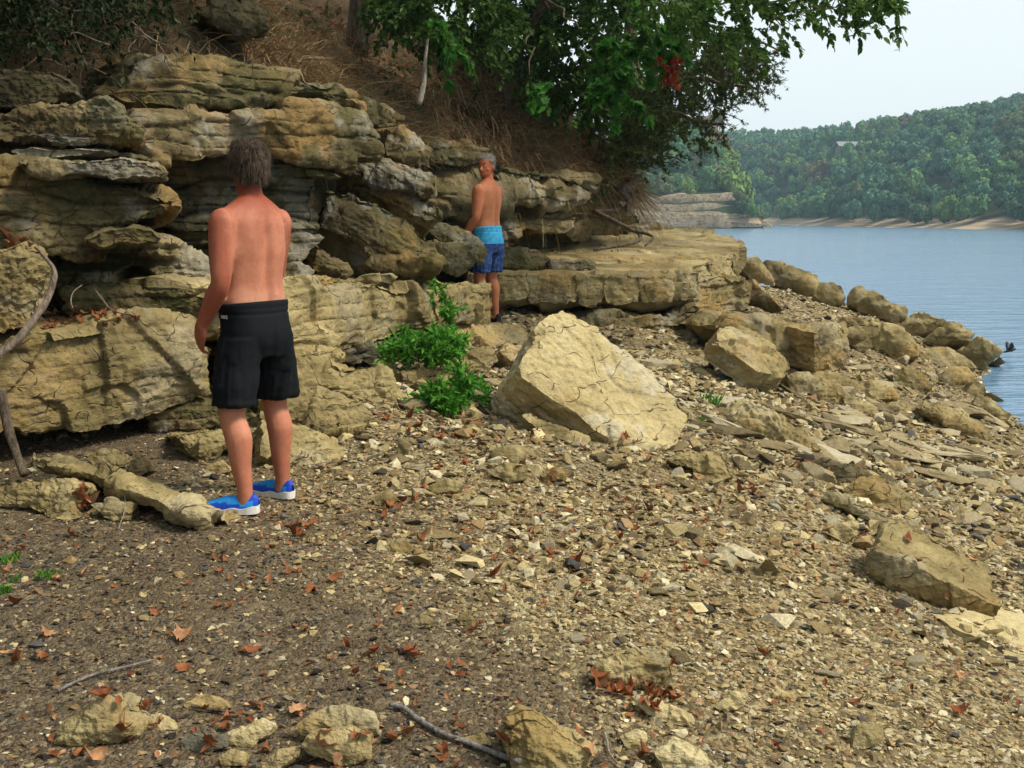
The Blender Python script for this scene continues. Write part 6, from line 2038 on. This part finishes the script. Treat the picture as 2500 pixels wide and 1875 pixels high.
def man(name, label, root_pos, yaw, pose, cols, hairdef, shorts, shoes):
    r = empty(name, Vector(root_pos), label=label, category='person')
    r.rotation_euler = (0, 0, yaw)
    S = pose.get('scale', 1.0)
    sh = []
    k = pose.get('bulk', 1.0)
    torso = [(.80, .135, .095, 0, -.01), (.88, .155, .110, 0, -.012), (.96, .162, .113, 0, -.005), (1.03, .172 * k, .118 * k, 0, .008), (1.10, .168 * k, .114 * k, 0, .014), (1.18, .170 * k, .112 * k, 0, .010),
             (1.27, .180 * k, .114 * k, 0, .0), (1.35, .180, .112, 0, -.008), (1.41, .172, .104, 0, -.014), (1.455, .142, .088, 0, -.02), (1.49, .105, .072, 0, -.02), (1.52, .072, .062, 0, -.012)]
    sh.append(loft(fine(torso, 3), 32, 2.35))
    # trapezius and shoulders
    for s in (-1, 1):
        sh.append(limb([(s * .03, -.02, 1.50), (s * .095, -.02, 1.466), (s * .155, -.012, 1.425)], [.056, .052, .056], 12))
        sh.append(limb([(s * .06, -.062, 1.40), (s * .10, -.066, 1.34), (s * .09, -.06, 1.24)], [.035, .042, .032], 10))
    hy = pose['head_yaw']
    hc = (0, .0, 1.6)
    nk = [(1.47, .075, .066, 0, -.018), (1.52, .063, .062, 0, -.010), (1.57, .058, .062, 0, .0), (1.62, .058, .062, 0, .006), (1.65, .05, .055, 0, .01)]
    sh.append(loft(fine(nk, 3), 22, 2.1))
    head = [(1.560, .018, .020, 0, .070), (1.572, .038, .040, 0, .058), (1.592, .054, .068, 0, .036), (1.625, .066, .088, 0, .018), (1.665, .073, .096, 0, .010), (1.705, .077, .099, 0, .006), (1.740, .074, .094, 0, .0), (1.768, .060, .076, 0, -.004), (1.786, .034, .044, 0, -.004), (1.791, .006, .008, 0, -.004)]
    hv = [loft(fine(head, 3), 26, 2.1)]
    hv.append(limb([(0, .096, 1.685), (0, .112, 1.66), (0, .122, 1.638), (0, .108, 1.628)], [.008, .011, .015, .011], 10))     # nose
    hv.append(ellip((0, .088, 1.700), (.046, .018, .010)))                                                                     # brow
    hv.append(ellip((0, .088, 1.600), (.024, .016, .012)))                                                                     # lips
    hv.append(ellip((0, .078, 1.572), (.022, .018, .016)))                                                                     # chin
    for s in (-1, 1):
        hv.append(ellip((s * .045, .066, 1.640), (.022, .020, .018)))                                                          # cheek
        V, F = ellip((s * .080, -.004, 1.655), (.010, .022, .032))
        hv.append((rotz(V, s * -.35, (s * .075, 0, 1.655)), F))                                                                 # ear
    for V, F in hv:
        V = rotx(V, pose.get('head_tilt', 0), hc)
        sh.append((rotz(V, hy, hc), F))
    # arms
    for s, key in ((-1, 'arm_l'), (1, 'arm_r')):
        shd, elb, wri, hdir, pn = [np.asarray(q, float) for q in pose[key]]
        up1, up2 = shd + (elb - shd) * .33, shd + (elb - shd) * .7
        fo1, fo2 = elb + (wri - elb) * .28, elb + (wri - elb) * .65
        sh.append(limb([shd + np.array([-s * .02, 0, .01]), shd, up1, up2, elb, fo1, fo2, wri], [.052, .066, .063, .055, .045, .049, .040, .029], 32))
        sh += hand(s, wri, hdir, pn)
    # legs
    for s, key in ((-1, 'leg_l'), (1, 'leg_r')):
        hip, kne, ank = [np.asarray(q, float) for q in pose[key]]
        th1, th2 = hip + (kne - hip) * .35, hip + (kne - hip) * .75
        c1, c2 = kne + (ank - kne) * .28, kne + (ank - kne) * .62
        bk = np.array(pose.get('calf_back', (0, -.022, 0)))
        sh.append(limb([hip, th1, th2, kne, c1 + bk, c2 + bk * .4, ank + np.array([0, -.004, .03]), ank + np.array([0, .004, -.05])], [.080, .080, .072, .062, .066, .050, .038, .040], 36))
    me, V, N = fuse(sh, .0068, 7, 'body')
    # back furrow, shoulder blades, knee hollows
    x, y, z = V.T
    back = (N[:, 1] < .1) & (np.abs(x) < .2) & (z > .9) & (z < 1.5)
    win = np.clip((z - .93) / .1, 0, 1) * np.clip((1.46 - z) / .1, 0, 1)
    dy = .021 * np.exp(-(x / .022) ** 2) * win
    dy -= .010 * (np.exp(-((np.abs(x) - .055) / .035) ** 2) * np.clip((1.28 - z) / .1, 0, 1) * np.clip((z - .98) / .08, 0, 1))
    dy -= .009 * np.exp(-((np.abs(x) - .10) / .04) ** 2 - ((z - 1.33) / .07) ** 2)
    V[:, 1] += np.where(back, dy, 0)
    me.vertices.foreach_set('co', V.ravel())
    me.update()
    me.materials.append(M['skin'])
    base, red, pale = [np.array(c) for c in cols]
    c = np.tile(base, (len(V), 1))
    f = np.clip((z - 1.44) / .1, 0, 1) * .85 + .75 * np.clip((np.abs(x) - .185) / .05, 0, 1) * (z > .75) + .35 * np.clip((z - 1.2) / .3, 0, 1) * (np.abs(x) < .19)
    f = f + .35 * np.clip((.5 - z) / .2, 0, 1)
    f = np.clip(f + .12 * fbm(V * 7, 3, 3), 0, 1)[:, None]
    c = c + (red - c) * f
    g = np.clip((1.12 - z) / .08, 0, 1) * np.clip((z - .8) / .1, 0, 1) * (np.abs(x) < .2)
    c = c + (pale - c) * (g[:, None] * .5)
    add_color_attr(me, 'col', c)
    me.polygons.foreach_set('use_smooth', np.full(len(me.polygons), True))
    link('body', me, r)
    # face details
    def face(p):
        return rotz(rotx(np.array([p]), pose.get('head_tilt', 0), hc), hy, hc)[0]
    if pose.get('face'):
        for s in (-1, 1):
            V, F = ellip((0, 0, 0), (.0125, .008, .0065), 10)
            e = link('eye', mesh_np('eye', rotz(V, hy), F, True, [M['eye_white']]), r, Vector(face((s * .031, .0905, 1.6825))))
            V, F = ellip((0, .006, 0), (.006, .004, .006), 8)
            link('iris', mesh_np('iris', rotz(V, hy), F, True, [M['eye_dark']]), e)
            p = np.array([face((s * q, .097 - .2 * (q - .03) ** 2 * 10, 1.700 + .004 * math.sin((q - .012) * 70))) for q in np.linspace(.012, .05, 7)])
            V, F = tube(p, [.002, .0035, .004, .004, .0035, .003, .0015], 6)
            link('eyebrow', mesh_np('eyebrow', V, F, True, [M['eye_dark']]), r)
        q = np.linspace(-.026, .026, 9)
        up_ = np.array([face((t, .1035 - 9 * t * t, 1.6035 + 7 * t * t)) for t in q])
        lo_ = np.array([face((t, .1035 - 9 * t * t, 1.595 + 14 * t * t)) for t in q])
        V = np.concatenate([up_, lo_]); F = [(i, i + 1, i + 10, i + 9) for i in range(8)]
        link('teeth', mesh_np('teeth', V, F, True, [M['teeth']]), r)
        V, F = tube(lo_ + np.array([0, 0, -.001]), [.001, .0025, .0035, .004, .004, .004, .0035, .0025, .001], 6)
        link('lip', mesh_np('lip', V, F, True, [M['lip']]), r)
    # hair: scalp shell and strands
    line, length, nstr, mat_h, thick = hairdef
    rs = np.random.RandomState(9)
    hst = [(zz, hw + thick, hd + thick, cx, cy - .004) for (zz, hw, hd, cx, cy) in fine(head[2:], 4)]
    V, F = loft(hst, 40, 2.1)
    V[:, 2] += np.clip((V[:, 2] - 1.72) / .07, 0, 1) * thick
    V += (.006 * fbm(V * 22, 2, 4))[:, None] * np.sign(V - np.array([0, 0, 1.68]))
    def hairy(P):
        lim = np.interp(P[:, 1], [-.11, -.05, -.01, .03, .06, .11], line)
        return P[:, 2] > lim
    ok = hairy(V)
    Fq = [f for f in F if len(f) == 4 and all(ok[i] for i in f)]
    V2 = rotz(rotx(V, pose.get('head_tilt', 0), hc), hy, hc)
    me = mesh_np('hair', V2, Fq, True, [mat_h])
    a = me.attributes.new('shade', 'FLOAT', 'POINT')
    a.data.foreach_set('value', np.clip(.3 + .15 * rs.randn(len(V2)), 0, 1).astype(np.float32))
    hobj = link('hair', me, r)
    idx = np.where(ok)[0]
    src = V[rs.choice(idx, nstr)] + rs.randn(nstr, 3) * .005
    d = np.stack([src[:, 0] * .8, src[:, 1] * .8 - .015, -.055 - .5 * np.clip(1.76 - src[:, 2], 0, .1)], 1) + rs.randn(nstr, 3) * .009
    d[src[:, 2] > 1.765] += np.array([0, -.05, .035])
    d /= np.linalg.norm(d, axis=1)[:, None]
    out_ = src - np.array([0, 0, 1.68]); out_ /= np.linalg.norm(out_, axis=1)[:, None]
    K = 5
    t = np.linspace(0, 1, K)
    L = length * rs.uniform(.5, 1.2, nstr)
    path = src[:, None] + d[:, None] * (t[None, :, None] * L[:, None, None]) + out_[:, None] * (.007 * np.sin(t * 2.6))[None, :, None]
    path[:, :, 2] -= (L[:, None] * .3 * t[None] ** 2)
    sd = np.cross(d, out_); sd /= np.linalg.norm(sd, axis=1)[:, None] + 1e-9
    wd = (.0009 * (1 - .75 * t))[None, :, None]
    Vh = np.stack([path + sd[:, None] * wd, path - sd[:, None] * wd], 2).reshape(-1, 3)
    Vh = rotz(rotx(Vh, pose.get('head_tilt', 0), hc), hy, hc)
    q = np.arange(K - 1)
    f = np.stack([2 * q, 2 * q + 1, 2 * q + 3, 2 * q + 2], 1)
    Fh = (f[None] + (np.arange(nstr) * 2 * K)[:, None, None]).reshape(-1, 4)
    me = mesh_np('strands', Vh, Fh, True, [mat_h])
    a = me.attributes.new('shade', 'FLOAT', 'POINT')
    a.data.foreach_set('value', np.repeat(np.clip(.5 + .25 * rs.randn(nstr), 0, 1), 2 * K).astype(np.float32))
    link('strands', me, hobj)['kind'] = 'stuff'
    # shorts
    wz, hz_ = shorts['waist'], shorts['hem']
    kk = 1.0
    st = [(.76, .150, .120, 0, -.01), (.82, .176, .138, 0, -.014), (.88, .184, .142, 0, -.014), (.94, .180, .136, 0, -.008), (wz - .02, .180 * k, .128 * k, 0, .002), (wz, .176 * k, .125 * k, 0, .006)]
    ss = [loft(fine(st, 3), 36, 2.3)]
    for s, key in ((-1, 'leg_l'), (1, 'leg_r')):
        hip, kne, ank = [np.asarray(q, float) for q in pose[key]]
        def on(zq):
            tq = (hip[2] - zq) / (hip[2] - kne[2])
            return hip + (kne - hip) * tq
        q = []
        for zq, a_, b_ in ((.86, .090, .120), (.78, .094, .122), (.70, .097, .118), (.62, .100, .117), (hz_ + .02, .098, .114), (hz_, .098, .114)):
            c_ = on(zq)
            q.append((zq, a_, b_, c_[0] + s * .006, c_[1] - .008))
        ss.append(loft(fine(q, 3)[::-1], 28, 2.2))
    me, V, N = fuse(ss, .0075, 4, 'shorts')
    x, y, z = V.T
    fold = fbm(np.stack([np.arctan2(y, x - np.sign(x) * .08) * 2.6, z * 2.2, np.sign(x) * 3], 1), 3, 12)
    low = np.clip((wz - .06 - z) / .25, 0, 1)
    V = V + N * (.008 * fold * low + .006 * fbm(V * np.array([9, 9, 14]), 3, 6) * low)[:, None]
    V = V + N * (-.006 * np.exp(-((z - (wz - .045)) / .006) ** 2))[:, None]
    V = V + N * (.003 * np.exp(-((z - (hz_ + .02)) / .012) ** 2))[:, None]
    me.vertices.foreach_set('co', V.ravel())
    me.update()
    for mm in shorts['mats']:
        me.materials.append(M[mm])
    cz = np.empty(len(me.polygons) * 3)
    me.polygons.foreach_get('center', cz)
    cz = cz.reshape(-1, 3)[:, 2]
    if len(shorts['mats']) > 1:
        me.polygons.foreach_set('material_index', (cz < shorts['seam']).astype(np.int32))
    me.polygons.foreach_set('use_smooth', np.full(len(me.polygons), True))
    so = link('shorts', me, r)
    # waistband
    a = np.linspace(0, 2 * math.pi, 60, endpoint=False)
    p_ = 2.3
    ring = np.stack([(.180 * k) * np.sign(np.cos(a)) * np.abs(np.cos(a)) ** (2 / p_), .004 + (.129 * k) * np.sign(np.sin(a)) * np.abs(np.sin(a)) ** (2 / p_), np.full(60, wz - .012)], 1)
    ring[:, 2] += .012 * ring[:, 1] / .12 * -1
    V = np.concatenate([ring * np.array([1, 1, 1]) + np.array([0, 0, -.018]), ring * np.array([1.012, 1.012, 1]), ring + np.array([0, 0, .016]), ring * np.array([.95, .95, 1]) + np.array([0, 0, .014])])
    F = [(i * 60 + j, i * 60 + (j + 1) % 60, (i + 1) * 60 + (j + 1) % 60, (i + 1) * 60 + j) for i in range(3) for j in range(60)]
    link('waistband', mesh_np('waistband', V, F, True, [M[shorts['mats'][0]]]), so)
    # shoes
    for s, key, fy in ((-1, 'leg_l', pose['foot_l']), (1, 'leg_r', pose['foot_r'])):
        ank = np.asarray(pose[key][2], float)
        shoe(r, (ank[0] + math.sin(fy) * -.012, ank[1] + .012, ank[2] - .085), fy, shoes, 1.12, s)
    return r, so

# ---- the near man, black shorts, seen from behind
fl, fr = on_ground(588, 1250), on_ground(680, 1212)
mid = (fl + fr) / 2
YAW1 = R(57)
def to_local(p, root, yaw):
    q = np.asarray(p, float) - root
    ca, sa = math.cos(-yaw), math.sin(-yaw)
    return np.array([q[0] * ca - q[1] * sa, q[0] * sa + q[1] * ca, q[2]])
root1 = mid.copy()
ll, lr = to_local(fl, root1, YAW1), to_local(fr, root1, YAW1)
pose1 = dict(bulk=1.05, head_yaw=R(-30), head_tilt=R(2),
             arm_l=((-.188, -.012, 1.415), (-.240, -.040, 1.13), (-.222, .130, .905), (.25, .45, -.85), (.9, -.3, .1)),
             arm_r=((.188, -.005, 1.415), (.225, .07, 1.145), (.145, .21, .945), (-.35, .55, -.75), (-.9, -.3, .1)),
             leg_l=((-.092, -.005, .90), (ll[0] * .92 - .012, ll[1] * .6 + .02, .475 + ll[2] * .5), (ll[0], ll[1] - .03, .085 + ll[2])),
             leg_r=((.092, -.005, .90), (lr[0] * .92 + .012, lr[1] * .6 + .02, .475 + lr[2] * .5), (lr[0], lr[1] - .03, .085 + lr[2])),
             foot_l=R(30), foot_r=R(2))
hair1 = hair_mat('brown_grey_hair', (.016, .010, .006), (.060, .040, .026), (.22, .165, .12))
hm1 = ([1.600, 1.610, 1.645, 1.685, 1.72, 1.755], .026, 9000, hair1, .011)
man1, so1 = man('person', 'shirtless man in black shorts and blue water shoes seen from behind', root1, YAW1, pose1,
                ((.45, .185, .108), (.25, .058, .028), (.54, .285, .185)), hm1, dict(waist=1.02, hem=.53, mats=['black_cloth']), ('shoe_blue', 'shoe_light', 'shoe_sole'))  # tan on neck and arms, with the arm's shade put into the colour
# small white word on the back of the shorts
bpy.context.view_layer.update()
cu = bpy.data.curves.new('word', 'FONT')
cu.body = 'NIKE'
cu.size = .024
cu.extrude = .0006
cu.align_x = 'CENTER'
to = bpy.data.objects.new('word', cu)
COL.objects.link(to)
tm = bpy.data.meshes.new_from_object(to.evaluated_get(bpy.context.evaluated_depsgraph_get()))
bpy.data.objects.remove(to)
tm.materials.append(M['white_print'])
_dg = bpy.context.evaluated_depsgraph_get()
p, n = hit(549, 778)
Mw = Matrix.Rotation(-YAW1, 4, 'Z')
rt = Matrix.Translation(Vector(root1))
Zv = Vector(n)
Xv = Vector((0, 0, 1)).cross(Zv).normalized()
Yv = Zv.cross(Xv)
Wm = Matrix(((Xv.x, Yv.x, Zv.x, 0), (Xv.y, Yv.y, Zv.y, 0), (Xv.z, Yv.z, Zv.z, 0), (0, 0, 0, 1)))
wo = link('lettering', tm, so1)
wo.matrix_local = (rt @ Matrix.Rotation(YAW1, 4, 'Z')).inverted() @ (Matrix.Translation(Vector(p) + Vector(n) * .0035) @ Wm)

# ---- the far man, blue shorts, turning his head to the camera
YAW2 = R(58)
f2 = at(1212, 786, 11.6)
root2 = f2 + np.array([-.09, -.10, 0.0])
hgt = CAM[2] + (YH - 383) * (root2[1] + .03) / FPX - root2[2]
lr2 = to_local(f2, root2, YAW2)
pose2 = dict(head_yaw=R(90), head_tilt=R(-2), face=True, bulk=1.03,
             arm_l=((-.188, -.012, 1.415), (-.236, -.01, 1.13), (-.212, .17, .91), (.25, .55, -.8), (.9, -.3, .1)),
             arm_r=((.188, -.005, 1.415), (.225, .07, 1.145), (.145, .21, .945), (-.35, .55, -.75), (-.9, -.3, .1)),
             leg_l=((-.092, -.005, .90), (-.115, .03, .475), (-.12, -.02, .085)),
             leg_r=((.092, -.005, .90), (.115, .03, .475), (.12, -.02, .085)),
             foot_l=R(15), foot_r=R(-8))
hair2 = hair_mat('short_grey_hair', (.05, .045, .04), (.20, .19, .18), (.42, .41, .40))
hm2 = ([1.615, 1.630, 1.655, 1.695, 1.735, 1.765], .022, 2200, hair2, .006)
man2, so2 = man('person', 'shirtless grey-haired man in blue swim shorts looking back over his shoulder', root2, YAW2, pose2,
                ((.42, .165, .075), (.36, .115, .05), (.46, .20, .10)), hm2, dict(waist=1.03, hem=.55, seam=.86, mats=['turq_cloth', 'navy_cloth']), ('shoe_black', 'shoe_black', 'shoe_black'))
man2.scale = (hgt / 1.795,) * 3
print('man2 height', hgt, 'root', root2, 'man1', root1)
# ------------------------------------------------------------------ air: thin haze over the lake
hzm = bpy.data.materials.new('haze')
hzm.use_nodes = True
hzm.node_tree.nodes.clear()
_v = hzm.node_tree.nodes.new('ShaderNodeVolumePrincipled')
_v.inputs['Color'].default_value = (.55, .80, 1.0, 1)
_v.inputs['Density'].default_value = .0004
_v.inputs['Anisotropy'].default_value = 0.0
_o = hzm.node_tree.nodes.new('ShaderNodeOutputMaterial')
hzm.node_tree.links.new(_v.outputs[0], _o.inputs['Volume'])
V, F = boxv(-505, 620, -305, 860, -14, 72)
tag(link('haze', mesh_np('haze', V, F, False, [hzm])), 'thin pale haze in the air over the lake', 'haze', kind='stuff')
